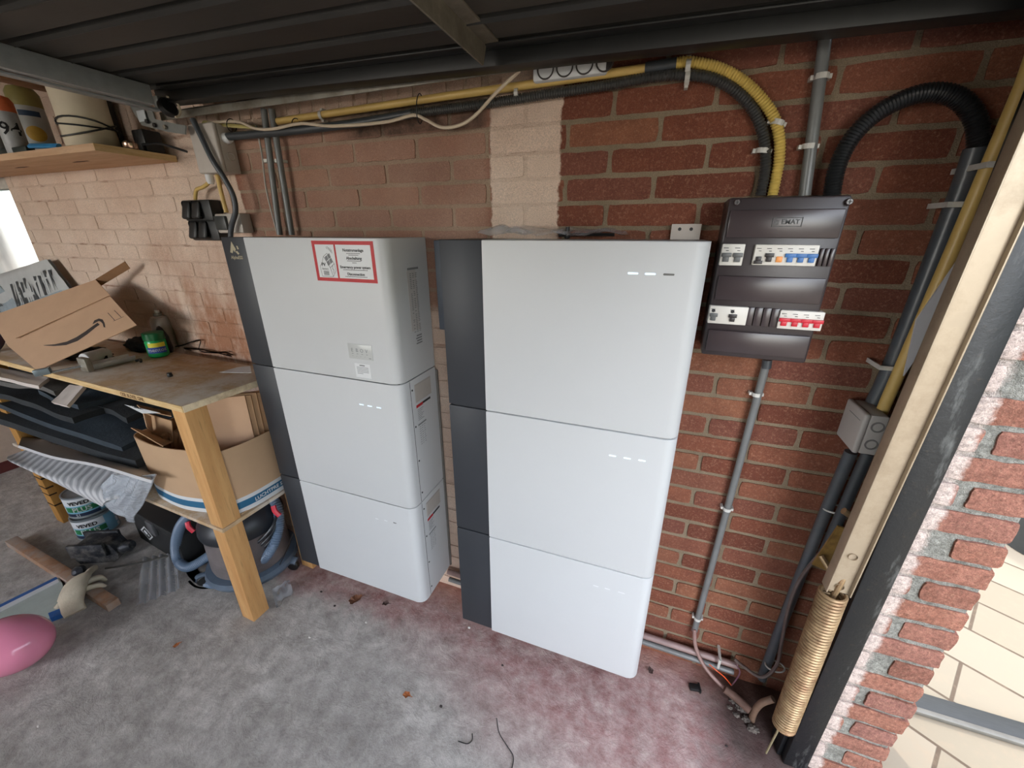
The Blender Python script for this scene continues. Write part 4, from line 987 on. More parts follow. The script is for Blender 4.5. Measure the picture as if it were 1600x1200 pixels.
# dark glove and rag heap at the back of the bench
def blob(name, c, rx, ry, rz, m, seed_, amp=.3, parent=None, label=None, cat=None, group=None, rot=0, fr=2.2):
    bm = NB(); bmesh.ops.create_icosphere(bm, subdivisions=4, radius=1)
    for v in bm.verts:
        n = 1 + amp * noise.noise(v.co * fr + Vector((seed_, 0, 0))) + amp * .4 * noise.noise(v.co * fr * 3 + Vector((seed_, 5, 0)))
        v.co = Vector((v.co.x * rx * n, v.co.y * ry * n, v.co.z * rz * n))
        if v.co.z < -rz * .55: v.co.z = -rz * .55
    bmesh.ops.transform(bm, matrix=T(c + Vector((0, 0, rz * .55))) @ RZ(rot), verts=bm.verts)
    return obj(name, bm, m, parent, label, cat, group, smooth=60)
mRag = M('navy_black_cloth', (36, 40, 46), .85, var=.25, bump=.5, bs=60)
c = PZ(205, 550, BT); blob('work_glove', Vector((c.x, c.y + .05, BT)), .10, .045, .035, mRag, 3, .35, label='dark crumpled work glove at the back of the bench left of the green jar', cat='glove')
c = PZ(120, 560, BT); blob('dark_rag', Vector((c.x + .05, c.y + .02, BT)), .14, .05, .03, M('black_rag', (28, 30, 33), .9, bump=.5), 8, .4, label='black rag bundled under the tilted cardboard box', cat='rag')
c = PZ(284, 545, BT); blob('black_pouch', Vector((c.x, min(c.y, 1.06), BT)), .03, .025, .075, M('pouch_black', (26, 25, 30), .5), 5, .15, label='small black pouch against the wall right of the aerosol can', cat='pouch')
c = PZ(266, 588, BT); bm = NB(); lathe(bm, [(.008, 0), (.009, .004), (.007, .012), (.009, .014)], T(c), 16); lathe(bm, [(.004, .0), (.004, .02)], T(c + Vector((-.011, 0, .004))) @ RY(70), 12)
obj('black_plug', bm, mBlack, label='small round black plug alone on the bench near its front edge', cat='plug')
c = PZ(218, 566, BT); bm = NB(); tube(bm, [c + Vector((-.02, 0, .004)), c + Vector((0, .006, .01)), c + Vector((.02, -.004, .006))], .005, res=8)
obj('black_bit', bm, mBlack, label='short black nozzle tip beside the end of the caulking gun', cat='nozzle')
bm = NB(); tube(bm, [PZ(272, 540, BT + .006), PZ(300, 536, BT + .02), PZ(318, 530, BT + .06), PZ(322, 545, BT + .01), PZ(345, 550, BT + .01), PZ(370, 545, BT + .02), PZ(386, 549, BT + .01)], .0028, res=6)
tube(bm, [PZ(300, 547, BT + .005), PZ(330, 534, BT + .01), PZ(352, 540, BT + .015), PZ(372, 553, BT + .004), PZ(386, 545, BT + .01)], .0028, res=6)
for v in bm.verts: v.co.y = min(v.co.y, 1.11)
obj('black_cable', bm, mCabK, label='tangled thin black cable lying along the back of the bench', cat='cable')
bm = NB(); pp = [PZ(343, 582, BT), PZ(372, 574, BT), PZ(391, 572, BT), PZ(393, 583, BT)]; bm.faces.new([bm.verts.new(p) for p in pp]); r_ = bmesh.ops.extrude_face_region(bm, geom=bm.faces[:]); bmesh.ops.translate(bm, verts=[v for v in r_['geom'] if isinstance(v, bmesh.types.BMVert)], vec=(0, 0, .0012))
obj('paper_sheet', bm, M('paper_white', (208, 208, 210), .7), label='white paper slip at the right back corner of the bench', cat='paper', smooth=None)
c = PZ(-2, 548, BT); bm = NB(); M4 = T(c.x, c.y, BT + .05) @ RX(60) @ RZ(0); lathe(bm, [(.01, -.02), (.05, -.018), (.056, 0), (.05, .018), (.01, .022)], M4); pd = obj('purple_disc', bm, M('aubergine_plastic', (62, 44, 66), .35), label='dark purple round tin standing at the left end of the bench', cat='tin')
# ------------------------------------------------------------------ under the bench: foam, sheets, box
def sheet(name, corners, th, m, label=None, cat=None, group=None, amp=.006, fr=4, sag=0.0, parent=None, nx=20, ny=10):
    """wavy sheet through four corners (tl, tr, br, bl)"""
    tl, tr, br, bl = corners; bm = NB(); nrm = (tr - tl).cross(bl - tl).normalized()
    if nrm.z < 0: nrm = -nrm
    sd = R.random() * 50
    def f(a, b, o=0):
        p = (tl * (1 - a) + tr * a) * (1 - b) + (bl * (1 - a) + br * a) * b
        return p + nrm * (amp * noise.noise(Vector((a * fr + sd, b * fr * .6, sd))) - o) - Vector((0, 0, sag * math.sin(PI * a)))
    t_ = [[bm.verts.new(f(i / nx, j / ny)) for i in range(nx + 1)] for j in range(ny + 1)]
    b_ = [[bm.verts.new(f(i / nx, j / ny, th)) for i in range(nx + 1)] for j in range(ny + 1)]
    for j in range(ny):
        for i in range(nx):
            bm.faces.new((t_[j][i], t_[j][i + 1], t_[j + 1][i + 1], t_[j + 1][i])); bm.faces.new((b_[j][i], b_[j + 1][i], b_[j + 1][i + 1], b_[j][i + 1]))
    for i in range(nx):
        bm.faces.new((t_[0][i], b_[0][i], b_[0][i + 1], t_[0][i + 1])); bm.faces.new((t_[ny][i], t_[ny][i + 1], b_[ny][i + 1], b_[ny][i]))
    for j in range(ny):
        bm.faces.new((t_[j][0], t_[j + 1][0], b_[j + 1][0], b_[j][0])); bm.faces.new((t_[j][nx], b_[j][nx], b_[j + 1][nx], t_[j + 1][nx]))
    return obj(name, bm, m, parent, label, cat, group, smooth=40)
mFoamD = M('dark_foam', (42, 46, 50), .9, var=.2, ns=14, bump=.5, bs=90); mFoamB = M('blueish_dark_foam', (50, 60, 70), .8, var=.25, ns=10, bump=.4)
mFoamG = M('grey_foam', (92, 90, 88), .9, var=.1, bump=.3)
G_ = 'dark foam slabs piled under the bench'
def slab(pf, y0, y1, th, m, label, dz=.0, name='foam_slab'):
    """front edge through photo points pf on plane y0; slab runs back to y1"""
    a, b = PY(*pf[0], y0), PY(*pf[1], y0)
    return sheet(name, (Vector((a.x, y1, a.z + dz)), Vector((b.x, y1, b.z + dz)), b, a), th, m, label, 'foam slab', G_, amp=.02, fr=3.5)
slab([(-40, 640), (212, 722)], .72, 1.06, .035, mFoamD, 'lowest and widest dark foam slab of the pile under the bench, ending above the white foam sheets')
slab([(-30, 622), (190, 700)], .75, 1.06, .028, mFoamB, 'bluish dark foam slab second from the bottom of the pile under the bench', .01)
slab([(-30, 606), (112, 652)], .72, 1.06, .026, mFoamD, 'dark foam slab near the left front of the pile under the bench', .0)
slab([(120, 622), (196, 650)], .82, 1.06, .026, mFoamD, 'short dark foam slab at the right end of the pile beside the small open box', .0)
slab([(60, 612), (122, 636)], .76, 1.06, .022, mFoamB, 'bluish foam offcut on top of the dark slabs, below the bent white strip', .0)
slab([(-40, 584), (84, 612)], .74, 1.05, .022, mFoamG, 'mid grey foam sheet on top of the pile under the left of the bench', .0)
mWF_ = M('white_foam', (206, 196, 190), .6, var=.04)
sheet('foam_board', (PY(-40, 566, .78), PY(76, 590, .76), PY(60, 603, .70), PY(-40, 580, .70)), .014, mWF_, 'pale foam board directly under the left part of the bench top', 'foam board', None, amp=.003)
sheet('foam_strip', (PY(108, 601, .78), PY(131, 603, .77), PY(104, 634, .69), PY(80, 628, .69)), .012, mWF_, 'bent white foam strip hanging below the bench edge over the dark slabs', 'foam board', None, amp=.003)
mSh = M('packing_foam_white', (204, 204, 206), .45, var=.03, ns=6)
sheet('packing_sheet', (PY(40, 668, .95), PY(225, 712, .95), PY(238, 748, .66), PY(28, 699, .66)), .010, mSh, 'upper white packing foam sheet curving out below the dark slabs', 'packing sheet', 'white packing sheets under the bench', amp=.02, fr=2.5)
t = NT('ribbed_packing'); wv = t.n('ShaderNodeTexWave', Scale=14.0, Distortion=1.0, Detail=1.0); wv.bands_direction = 'DIAGONAL'; t.l(t.coord(), wv.inputs['Vector'])
t.l(t.ramp(wv.outputs['Fac'], [(.2, lin((168, 170, 174))), (.6, lin((208, 208, 210)))]), t.b.inputs['Base Color']); t.b.inputs['Roughness'].default_value = .45; t.bump(wv.outputs['Fac'], .5, .004)
mRibS = t.m; bm = NB(); NXS, NYS = 34, 24
fl_, fr2 = PY(36, 729, .655), PY(160, 792, .645); el_, er_ = Vector((-2.72, .672, .497)), Vector((-1.86, .672, .500)); bl_, br2 = Vector((-2.72, .98, .497)), Vector((-1.90, .98, .497))
def ribs(a, b):
    e = el_ * (1 - a) + er_ * a
    if b < .5: p = (bl_ * (1 - a) + br2 * a) * (1 - b * 2) + e * (b * 2)
    else: c_ = (b - .5) * 2; p = e * (1 - c_) + (fl_ * (1 - a) + fr2 * a) * c_ + Vector((0, -.018 * math.sin(PI * c_), .012 * math.sin(PI * c_)))
    return p + Vector((0, -.003, .003)) * noise.noise(Vector((a * 5, b * 5, 9)))
grid(bm, NXS, NYS, ribs); thicken(bm, .005)
obj('packing_sheet', bm, mRibS, None, 'lower ribbed white packing sheet with a drooping front corner', 'packing sheet', 'white packing sheets under the bench')
t = NT('bubble_wrap'); vo = t.n('ShaderNodeTexVoronoi', Scale=70.0); t.l(t.coord(), vo.inputs['Vector'])
t.b.inputs['Base Color'].default_value = (*lin((196, 202, 210)), 1); t.b.inputs['Roughness'].default_value = .2; t.b.inputs['Alpha'].default_value = .62; t.bump(vo.outputs['Distance'], .9, .006)
sheet('bubble_wrap', (PY(172, 742, .675), PY(240, 742, .675), PY(206, 818, .66), PY(150, 785, .65)), .004, t.m, 'crumpled clear bubble wrap hanging right of the ribbed packing sheet', 'bubble wrap', None, amp=.03, fr=5, nx=30, ny=16)
# cardboard box with the blue band
mBlueB = M('band_blue', (30, 96, 132), .6, var=.03); mNavy = M('band_navy', (36, 58, 84), .6); mWhP = M('box_white_print', (208, 210, 212), .7, var=.02)
ZB0, ZB1 = .4725, .745
bb = empty('open_carton', (-1.6, .9, ZB0), 'large open carton with a blue printed band standing on the lower bench shelf', 'box')
fr_ = [(-1.80, .80), (-1.79, .745), (-1.70, .705 + .02), (-1.58, .72), (-1.44, .745), (-1.375, .755)]; pth = smoothpath([(x, y, 0) for x, y in fr_], 6)
rt_ = [(-1.375, .755), (-1.35, .85), (-1.345, 1.06)]; pth += smoothpath([(x, y, 0) for x, y in rt_], 5)[1:]
bk_ = [(-1.345, 1.06), (-1.6, 1.07), (-1.82, 1.06), (-1.80, .80)]; pth += [Vector((x, y, 0)) for x, y in bk_[1:]]
def wallstrip(bm, path, z0, z1, off=0.0, th=.004, flare=.0):
    n = len(path)
    for s in (0, 1):
        pass
    def ofs(i, o):
        d = (path[min(i + 1, n - 1)] - path[max(i - 1, 0)]).normalized(); return path[i] + Vector((d.y, -d.x, 0)) * o
    z1f = z1 if callable(z1) else (lambda i: z1)
    z0f = z0 if callable(z0) else (lambda i: z0)
    A_ = [[bm.verts.new((*ofs(i, off).xy, z0f(i))), bm.verts.new((*ofs(i, off + flare).xy, z1f(i)))] for i in range(n)]
    B_ = [[bm.verts.new((*ofs(i, off - th).xy, z0f(i))), bm.verts.new((*ofs(i, off - th + flare).xy, z1f(i)))] for i in range(n)]
    for i in range(n - 1):
        bm.faces.new((A_[i][0], A_[i + 1][0], A_[i + 1][1], A_[i][1])); bm.faces.new((B_[i][0], B_[i][1], B_[i + 1][1], B_[i + 1][0]))
        bm.faces.new((A_[i][1], A_[i + 1][1], B_[i + 1][1], B_[i][1])); bm.faces.new((A_[i][0], B_[i][0], B_[i + 1][0], A_[i + 1][0]))
bm = NB(); wallstrip(bm, pth, ZB0, ZB1, th=.004, flare=.006); box(bm, -1.79, -1.36, .77, 1.05, ZB0, ZB0 + .004); obj('carton_wall', bm, M('carton_kraft', (186, 154, 122), .85, var=.05, ns=6), bb)
nvis = len(pth) - 3
bm = NB(); wallstrip(bm, pth[2:nvis], ZB0 + .002, ZB0 + .098, off=.0014, th=.001); obj('white_print', bm, mWhP, bb)
bm = NB(); wallstrip(bm, pth[2:nvis], ZB0 + .020, ZB0 + .048, off=.0022, th=.001); obj('blue_band', bm, mBlueB, bb)
Mt = frame(Vector((-1.3485, .93, ZB0 + .034)), Vector((.03, 1, 0)), Vector((0, 0, 1)))
obj('lettering', text_bm('LUCHTPRE STOK PRIO', .021, Mt @ T(0, -.0065, 0), .0001, .0004), mSticker, bb, smooth=None)
# things inside the carton
for i in range(7):
    bm = NB(); x = -1.40 + i * .0; M4 = T(-1.545 + i * .007, .80 + i * .018, .62) @ RZ(-52) @ RY(-5)
    box(bm, -.0025, .0025, -.0, .185, 0, .265 + R.uniform(-.01, .005), M4=M4)
    obj('cardboard_sheet', bm, mCard if i else mCard2, label=('frontmost', 'second from the front', 'third from the front', 'fourth from the front', 'fifth from the front', 'sixth from the front', 'rearmost')[i] + ' of the seven cardboard sheets standing in the open carton', cat='cardboard sheet', group='cardboard sheets standing in the open carton')
for i in range(5):
    bm = NB(); M4 = T(-1.76 + i * .028, .80, .62 + i * .008) @ RZ(-20 + i * 14) @ RY(20)
    box(bm, -.008, .008, 0, .16, 0, .12, M4=M4, bev=.002)
    obj('cardboard_offcut', bm, mCardD, label=('leftmost', 'second from the left', 'middle one', 'fourth from the left', 'rightmost')[i] + ' of five cardboard offcuts in the open carton', cat='cardboard', group='cardboard offcuts in the open carton')
ob_ = empty('open_box', PY(235, 665, .82), 'small open cardboard box with black printing above the left end of the open carton', 'box')
q = [PY(207, 640, .74), PY(222, 636, .86), PY(262, 650, .90), PY(263, 690, .90), PY(226, 672, .80), PY(228, 645, .78)]
quads('carton', [(PY(228, 646, .80), PY(268, 658, .80), PY(270, 690, .80), PY(236, 676, .80)), (PY(236, 676, .80), PY(270, 690, .80), PY(255, 697, .72), PY(205, 668, .72)), (PY(214, 632, .86), PY(268, 644, .90), PY(268, 650, .80), PY(222, 640, .76))], mCard, ob_)
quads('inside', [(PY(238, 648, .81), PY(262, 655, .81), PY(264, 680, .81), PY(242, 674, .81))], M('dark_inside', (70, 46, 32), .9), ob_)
quads('white_flap', [(PY(194, 632, .74), PY(230, 640, .735), PY(250, 645, .73), PY(222, 646, .725))], mWhP, ob_)
Mt = frame(PY(214, 637, .72), PY(230, 641, .72) - PY(200, 634, .72), Vector((0, -.5, 1)))
obj('lettering', text_bm('OMRX', .018, Mt, .0002, .0006), mInk, ob_, smooth=None)
quads('side_flap', [(PY(224, 645, .76), PY(236, 650, .79), PY(240, 676, .79), PY(230, 668, .77))], mCard2, ob_)
# ------------------------------------------------------------------ under the lower shelf
mLab = M('can_blue_label', (120, 172, 196), .45, var=.05); mLabN = M('can_navy', (28, 42, 66), .45); mLabG = M('can_green', (36, 116, 70), .45)
cc_ = Vector((-2.60, .80, 0)); R0 = .082
for k, (z, lb) in enumerate(((0, 'lower of two stacked paint cans with pale blue labels behind the vise'), (.125, 'upper of two stacked paint cans with pale blue labels behind the vise'))):
    c = cc_ + Vector((-.012 * k, .01 * k, z)); pc = empty('paint_can', c, lb, 'paint can', 'stacked pale blue paint cans'); hh = .122
    bm = NB(); lathe(bm, [(R0 - .003, 0), (R0, .002), (R0, .006), (R0 - .002, .008), (R0 - .002, hh - .008), (R0, hh - .006), (R0, hh - .001), (R0 - .006, hh), (R0 - .01, hh - .005)], T(c), 48); obj('can_body', bm, M('can_steel', (150, 158, 162), .35, metal=.5), pc)
    fa = math.atan2(-c.x, c.y) - .15
    for z0, z1, a0, a1, m, nm in ((.012, .112, -1.3, 1.3, mSticker, 'can_label'), (.038, .066, -1.1, .5, mLabG, 'green_band'), (.03, .038, -1.3, 1.3, mLab, 'blue_band'), (.066, .072, -1.3, 1.3, mLab, 'blue_band'), (.012, .03, -1.3, .5, mLabN, 'navy_band'), (.012, .112, .5, 1.1, mLab, 'blue_panel')):
        bm = NB(); tmp = NB(); e_ = .0002 + (.0004 if nm != 'can_label' else 0) + (.0003 if nm == 'green_band' else 0)
        grid(tmp, 20, 1, lambda a, b: Vector(((a0 + (a1 - a0) * a) * R0, 0, z0 + (z1 - z0) * b))); merge(bm, on_cyl(tmp, c, R0 - .002 + e_, fa, 0)); obj(nm, bm, m, pc)
    obj('lettering', on_cyl(text_bm('PLUS', .034, Matrix(), .0001, .001), c, R0 + .0005, fa - .25, .051), mSticker, pc, smooth=None)
    obj('lettering', on_cyl(text_bm('VEVED', .027, Matrix(), .0001, .001), c, R0 + .0002, fa - .3, .088), mInk, pc, smooth=None)
    obj('lettering', on_cyl(text_bm('S1', .02, Matrix(), .0001, .0006), c, R0 + .0005, fa - .5, .02), mSticker, pc, smooth=None)
c = Vector((-2.42, 1.0, 0)); bm = NB(); tp_ = empty('paint_tub', c, 'dark blue paint tub lettered in white behind the two paint cans', 'paint can')
lathe(bm, [(.095, 0), (.10, .004), (.105, .19), (.11, .192), (.11, .2), (.10, .203)], T(c), 40); obj('tub_body', bm, mLabN, tp_)
fa = math.atan2(-c.x, c.y); bm = NB(); tmp = NB(); grid(tmp, 20, 1, lambda a, b: Vector(((a - .5) * .25, 0, .004 + .03 * b))); merge(bm, on_cyl(tmp, c, .102, fa, 0)); obj('blue_band', bm, mLab, tp_)
obj('lettering', on_cyl(text_bm('S1', .07, Matrix(), .0001, .001), c, .104, fa + .25, .08), mSticker, tp_, smooth=None)
# black case with hazard diamond
mCase = M('case_black', (36, 37, 38), .5, var=.1)
k0 = Vector((-2.30, .90, 0)); cs = empty('black_case', k0, 'black equipment case with a white edged hazard diamond under the lower shelf', 'case')
Mc = frame(PY(203, 812, .86), PY(283, 853, .86) - PY(203, 812, .86), Vector((0, 0, 1))); Mc = T(-2.32, .83, 0) @ RZ(-6)
bm = NB(); box(bm, 0, .42, 0, .22, .0, .20, bev=.012, M4=Mc); obj('case_body', bm, mCase, cs)
bm = NB(); box(bm, -.006, .426, -.006, .226, .165, .205, bev=.008, M4=Mc); obj('case_lid', bm, mCase, cs)
bm = NB(); box(bm, .20, .26, -.014, .0, .13, .20, bev=.003, M4=Mc); obj('latch', bm, M('latch_grey', (88, 88, 90), .45), cs)
def diamond(bm, cx, cz, s, y): bm.faces.new([bm.verts.new(Mc @ Vector((cx + a * s, y, cz + b * s * .75))) for a, b in ((-1, 0), (0, -1), (1, 0), (0, 1))])
bm = NB(); diamond(bm, .12, .085, .058, -.0008); dm = obj('hazard_diamond', bm, mSticker, cs, smooth=None)
bm = NB(); diamond(bm, .12, .085, .046, -.0014); obj('hazard_field', bm, mInk, cs, smooth=None)
bm = NB(); diamond(bm, .115, .09, .02, -.002); diamond(bm, .135, .078, .010, -.002); obj('hazard_symbol', bm, mSticker, cs, smooth=None)
# vacuum cleaner
mVac = M('vacuum_grey_blue', (86, 100, 116), .45, var=.1); mVacD = M('vacuum_dark', (38, 42, 48), .4, var=.1)
vc = Vector((-1.60, .905, 0)); va_ = empty('vacuum_cleaner', vc, 'drum vacuum cleaner with a blue grey hose coiled round it under the bench', 'vacuum cleaner')
bm = NB(); lathe(bm, [(.12, .06), (.15, .075), (.155, .10), (.15, .26), (.155, .27)], T(vc), 40); obj('drum', bm, M('drum_worn', (120, 112, 112), .4, var=.2, ns=10, dirt=(70, 66, 66)), va_)
bm = NB(); lathe(bm, [(.158, .265), (.162, .28), (.158, .31), (.12, .36), (.06, .385)], T(vc), 40); obj('motor_head', bm, mVacD, va_)
bm = NB(); lathe(bm, [(.12, .035), (.175, .04), (.185, .06), (.178, .08), (.13, .085)], T(vc), 40); base_ = obj('base_ring', bm, mVac, va_)
mLat = M('latch_red', (206, 36, 60), .4)
for px, py in ((297, 822 - 0), (431, 797)):
    q = PY(px, py, .78 if px < 350 else .93); bm = NB(); pts = [q + Vector((-.008, 0, .02)), q + Vector((.002, -.006, .0)), q + Vector((.018, -.002, -.022))]; tube(bm, pts, .010, res=8, flat=.7)
    obj('latch', bm, mLat, va_, label='red latch')
for px, py, X_, Y_ in ((310, 925, -1.725, .755), (457, 870, -1.425, .955)):
    q = Vector((X_, Y_, 0)); d = (q - Vector((vc.x, vc.y, 0))).normalized()
    bm = NB(); tube(bm, [Vector((vc.x, vc.y, .05)) + d * .13, q + Vector((0, 0, .055)), q + d * .02 + Vector((0, 0, .05))], .018, res=10, flat=.6); obj('caster_arm', bm, mVac, va_)
    bm = NB(); M4 = T(q + Vector((0, 0, .026))) @ RZ(math.degrees(math.atan2(d.y, d.x))) @ RX(90); lathe(bm, [(.010, -.011), (.022, -.011), (.026, -.007), (.026, .007), (.022, .011), (.010, .011)], M4, 24); obj('caster', bm, mBlack, va_)
mHs = M('hose_grey_blue', (98, 116, 138), .4, var=.06)
bm = NB(); tube(bm, [PY(300, 800, .80), PY(282, 822, .79), PY(275, 850, .79), PY(278, 875, .78), PY(292, 886, .77), PY(312, 878, .79), PY(340, 858, .83), PY(362, 842, .86)], .021, rib=.0025, pitch=.009, res=14); obj('hose', bm, mHs, va_)
bm = NB(); tube(bm, [PY(300, 878, .81), PY(303, 900, .78), PY(318, 911, .76), PY(345, 912, .77), PY(375, 903, .81), PY(402, 884, .85), PY(424, 858, .88), PY(436, 825, .93), PY(434, 795, .96), PY(424, 775, .98)], .021, rib=.0025, pitch=.009, res=14)
for v in bm.verts: v.co.z = max(v.co.z, .003)
obj('hose', bm, mHs, va_)
bm = NB()
for i in range(3): tube(bm, [PY(383, 870 - i * 6, .84), PY(405, 862 - i * 8, .86), PY(425, 840 - i * 8, .9), PY(433, 812 - i * 4, .94)], .006, res=8)
obj('power_cord', bm, mVacD, va_, label='dark cords wound round the drum')
bm = NB(); tube(bm, [PY(300, 920, .74), PY(312, 934, .73), PY(326, 930, .74), PY(334, 918, .76), PY(322, 915, .77)], .004, res=8)
for v in bm.verts: v.co.z = max(v.co.z, .002)
obj('cord_loop', bm, mVacD, va_)
for i, (p, q, r__) in enumerate((((458, 833), (425, 905), (0, 0)), ((446, 880), (436, 893), (0, 0)))):
    a, b = PY(*p, .95 - .0 * i), PZ(*q, .004); bm = NB(); tube(bm, [a, (a + b) / 2 + Vector((.01, 0, .004)), b], .0018, res=6)
    obj('loose_wire', bm, mCabK, label=('long' if i == 0 else 'short') + ' thin black wire sticking out beside the vacuum caster at the dark strip', cat='wire')
# ------------------------------------------------------------------ on the floor
c = Vector((-2.33, .70, 0)); vs_ = empty('bench_vise', c, 'old black bench vise lying on the floor in front of the paint cans', 'vise')
mV = M('vise_iron', (44, 46, 52), .5, metal=.4, var=.3, ns=30, bump=.5, dirt=(140, 136, 130), dirtamt=.5, ds=24)
Mv = T(c) @ RZ(25)
bm = NB(); prism(bm, [(-.09, .0), (.06, .0), (.085, .02), (.09, .05), (.07, .10), (.05, .112), (-.06, .115), (-.085, .10), (-.10, .06), (-.10, .02)], .07, Mv @ T(0, -.035, 0)); obj('vise_body', bm, mV, vs_)
bm = NB(); box(bm, -.10, .055, -.052, -.036, .05, .118, bev=.003, M4=Mv); obj('jaw', bm, mV, vs_)
bm = NB(); box(bm, -.10, .055, .036, .05, .08, .122, bev=.003, M4=Mv); obj('jaw', bm, mV, vs_)
bm = NB(); lathe(bm, [(.02, 0), (.028, .01), (.028, .045), (.018, .06)], Mv @ T(.075, .0, .05) @ RY(75)); obj('screw_boss', bm, mV, vs_)
bm = NB(); lathe(bm, [(.008, 0), (.024, .012), (.024, .03), (.008, .042)], Mv @ T(-.005, -.105, .03) @ RX(60)); obj('handle_knob', bm, mV, vs_)
bm = NB(); tube(bm, [PZ(165, 888, .03), PZ(215, 880, .035), PZ(262, 869, .03)], .0045, res=10); obj('handle_bar', bm, M('bar_steel', (120, 118, 114), .3, metal=.7), vs_)
# wooden batten
def beam(name, p, q, w, h, m, label, cat, par=None):
    p, q = Vector(p), Vector(q); M4 = frame(p, q - p, Vector((0, 0, 1))); bm = NB(); box(bm, 0, (q - p).length, -w / 2, w / 2, 0, h, bev=.002, M4=M4); return obj(name, bm, m, par, label, cat)
a, b = PZ(22, 850, 0), PZ(180, 950, 0); beam('wooden_batten', a, b, .042, .035, wood('weathered_batten', (146, 104, 76), (178, 140, 112), gs=(6, 6, 6), dust=(160, 150, 142)), 'weathered wooden batten lying under the cream work glove', 'batten')
# white board with blue edge
a0, a1 = PZ(-60, 988, .0), PZ(108, 905, .0)
wb = empty('edged_board', (-2.3, .45, 0), 'pale board with blue edges lying under the glove at the left', 'board')
q = [PZ(-80, 985, .02), PZ(92, 902, .02), PZ(116, 950, .02), PZ(-80, 1030, .02)]
quads('board', [tuple(q)], M('pale_board', (176, 186, 182), .3, var=.05), wb, th=.018)
quads('blue_edge', [(PZ(-80, 984, .022), PZ(88, 901, .022), PZ(90, 904.5, .022), PZ(-80, 989, .022))], M('edge_blue', (36, 92, 160), .4), wb, th=.02)
quads('white_edge', [(PZ(-80, 989, .023), PZ(90, 904.5, .023), PZ(92, 909, .023), PZ(-80, 996, .023))], mSticker, wb, th=.02)
quads('blue_edge', [(PZ(75, 958, .022), PZ(108, 945, .022), PZ(112, 953, .022), PZ(78, 966, .022))], M('edge_blue', (36, 92, 160), .4), wb, th=.02)
# work glove: palm with five fingers, lying on the batten
mGl = M('glove_cream', (196, 184, 162), .85, var=.1, ns=18, bump=.4, bs=120); gl = PZ(120, 925, .05)
bm = NB()
def chain(bm, pts, rads, res=10, flat=.55):
    n = len(pts) - 1; tube(bm, pts, lambda t: np.interp(t, [i / n for i in range(n + 1)], rads), res=res, flat=flat)
gc = Vector((gl.x, gl.y, 0))
def gp(px, py, h): return PZ(px, py, h)
chain(bm, [gp(118, 958, .02), gp(114, 945, .045), gp(114, 925, .066), gp(122, 908, .07), gp(132, 900, .06)], [.036, .040, .050, .050, .028], 20, .5)
for pts in ([gp(128, 908, .066), gp(136, 898, .060), gp(146, 888, .050), gp(150, 890, .03)], [gp(130, 914, .066), gp(142, 907, .062), gp(156, 903, .05), gp(166, 908, .03)], [gp(128, 922, .06), gp(142, 917, .06), (gp(156, 914, .052)), gp(166, 916, .035)],
            [gp(116, 915, .066), gp(106, 920, .055), gp(98, 930, .035), gp(92, 940, .02)], [gp(112, 930, .055), gp(102, 938, .04), gp(94, 946, .03), gp(88, 948, .02)]):
    chain(bm, pts, [.017, .0165, .015, .008], 12, .75)
for v in bm.verts: v.co += noise.noise_vector(v.co * 28) * .004; v.co.z = max(v.co.z, .004)
obj('work_glove', bm, mGl, label='cream leather work glove crumpled over the wooden batten', cat='glove', smooth=60)
# balloon
bc = PZ(22, 1004, .12); blr = .125
ba = empty('balloon', (bc.x, bc.y, .004), 'shiny pink balloon resting on the floor at the left edge', 'balloon')
bl0 = PZ(2, 1052, .02); cB = PZ(16, 1008, .100)
bm = NB(); prof = []
for k in range(25):
    a = PI * k / 24; r_ = math.sin(a) * .096 * (1 + .04 * math.cos(a)); prof.append((max(r_, .0008), -math.cos(a) * .128 - (.018 * max(0, (1 - k / 5)) if k < 5 else 0)))
BAX = frame(cB, Vector((.3, -.9, 0)), Vector((.93, .33, .12)))
lathe(bm, prof, BAX, 40, cap=False)
mBal = M('balloon_pink', (232, 142, 170), .12, var=.02, ns=2); obj('balloon_skin', bm, mBal, ba, smooth=60)
bm = NB(); lathe(bm, [(.004, -.142), (.012, -.156), (.010, -.157)], BAX, 16, cap=False); obj('balloon_knot', bm, mBal, ba)
# clear plastic sleeve and scraps
t = NT('clear_plastic'); t.b.inputs['Base Color'].default_value = (*lin((208, 212, 220)), 1); t.b.inputs['Roughness'].default_value = .12; t.b.inputs['Alpha'].default_value = .38; nn = t.noise(30, 3, .6); t.bump(nn, .6, .006); mClear = t.m
q = [PZ(222, 874, .012), PZ(276, 864, .012), PZ(282, 922, .012), PZ(212, 950, .012)]
bm = NB(); grid(bm, 36, 12, lambda a, b: (q[0] * (1 - a) + q[1] * a) * (1 - b) + (q[3] * (1 - a) + q[2] * a) * b + Vector((0, 0, .012 * abs(math.sin(a * PI * 4.5)) + .004 * noise.noise(Vector((a * 7, b * 7, 0)))))); obj('plastic_sleeve', bm, mClear, label='clear plastic ribbed air cushion sheet flat on the floor left of the vacuum hose', cat='plastic sheet')
q = [PZ(424, 920, .01), PZ(452, 905, .02), PZ(458, 925, .012), PZ(432, 950, .01)]
bm = NB(); grid(bm, 14, 14, lambda a, b: (q[0] * (1 - a) + q[1] * a) * (1 - b) + (q[3] * (1 - a) + q[2] * a) * b + Vector((0, 0, .02 * noise.noise(Vector((a * 3, b * 3, 8)))))); obj('plastic_scrap', bm, mClear, label='small clear plastic scrap on the floor right of the front bench leg', cat='plastic scrap')
q = [PY(712, 366, .95), PY(790, 352, 1.08), PY(970, 362, 1.08), PY(950, 372, .93)]
bm = NB(); zt = Z2[0] + .003
P_ = [Vector((-.44, .95, zt)), Vector((-.40, 1.09, zt)), Vector((-.08, 1.09, zt)), Vector((-.10, .93, zt))]
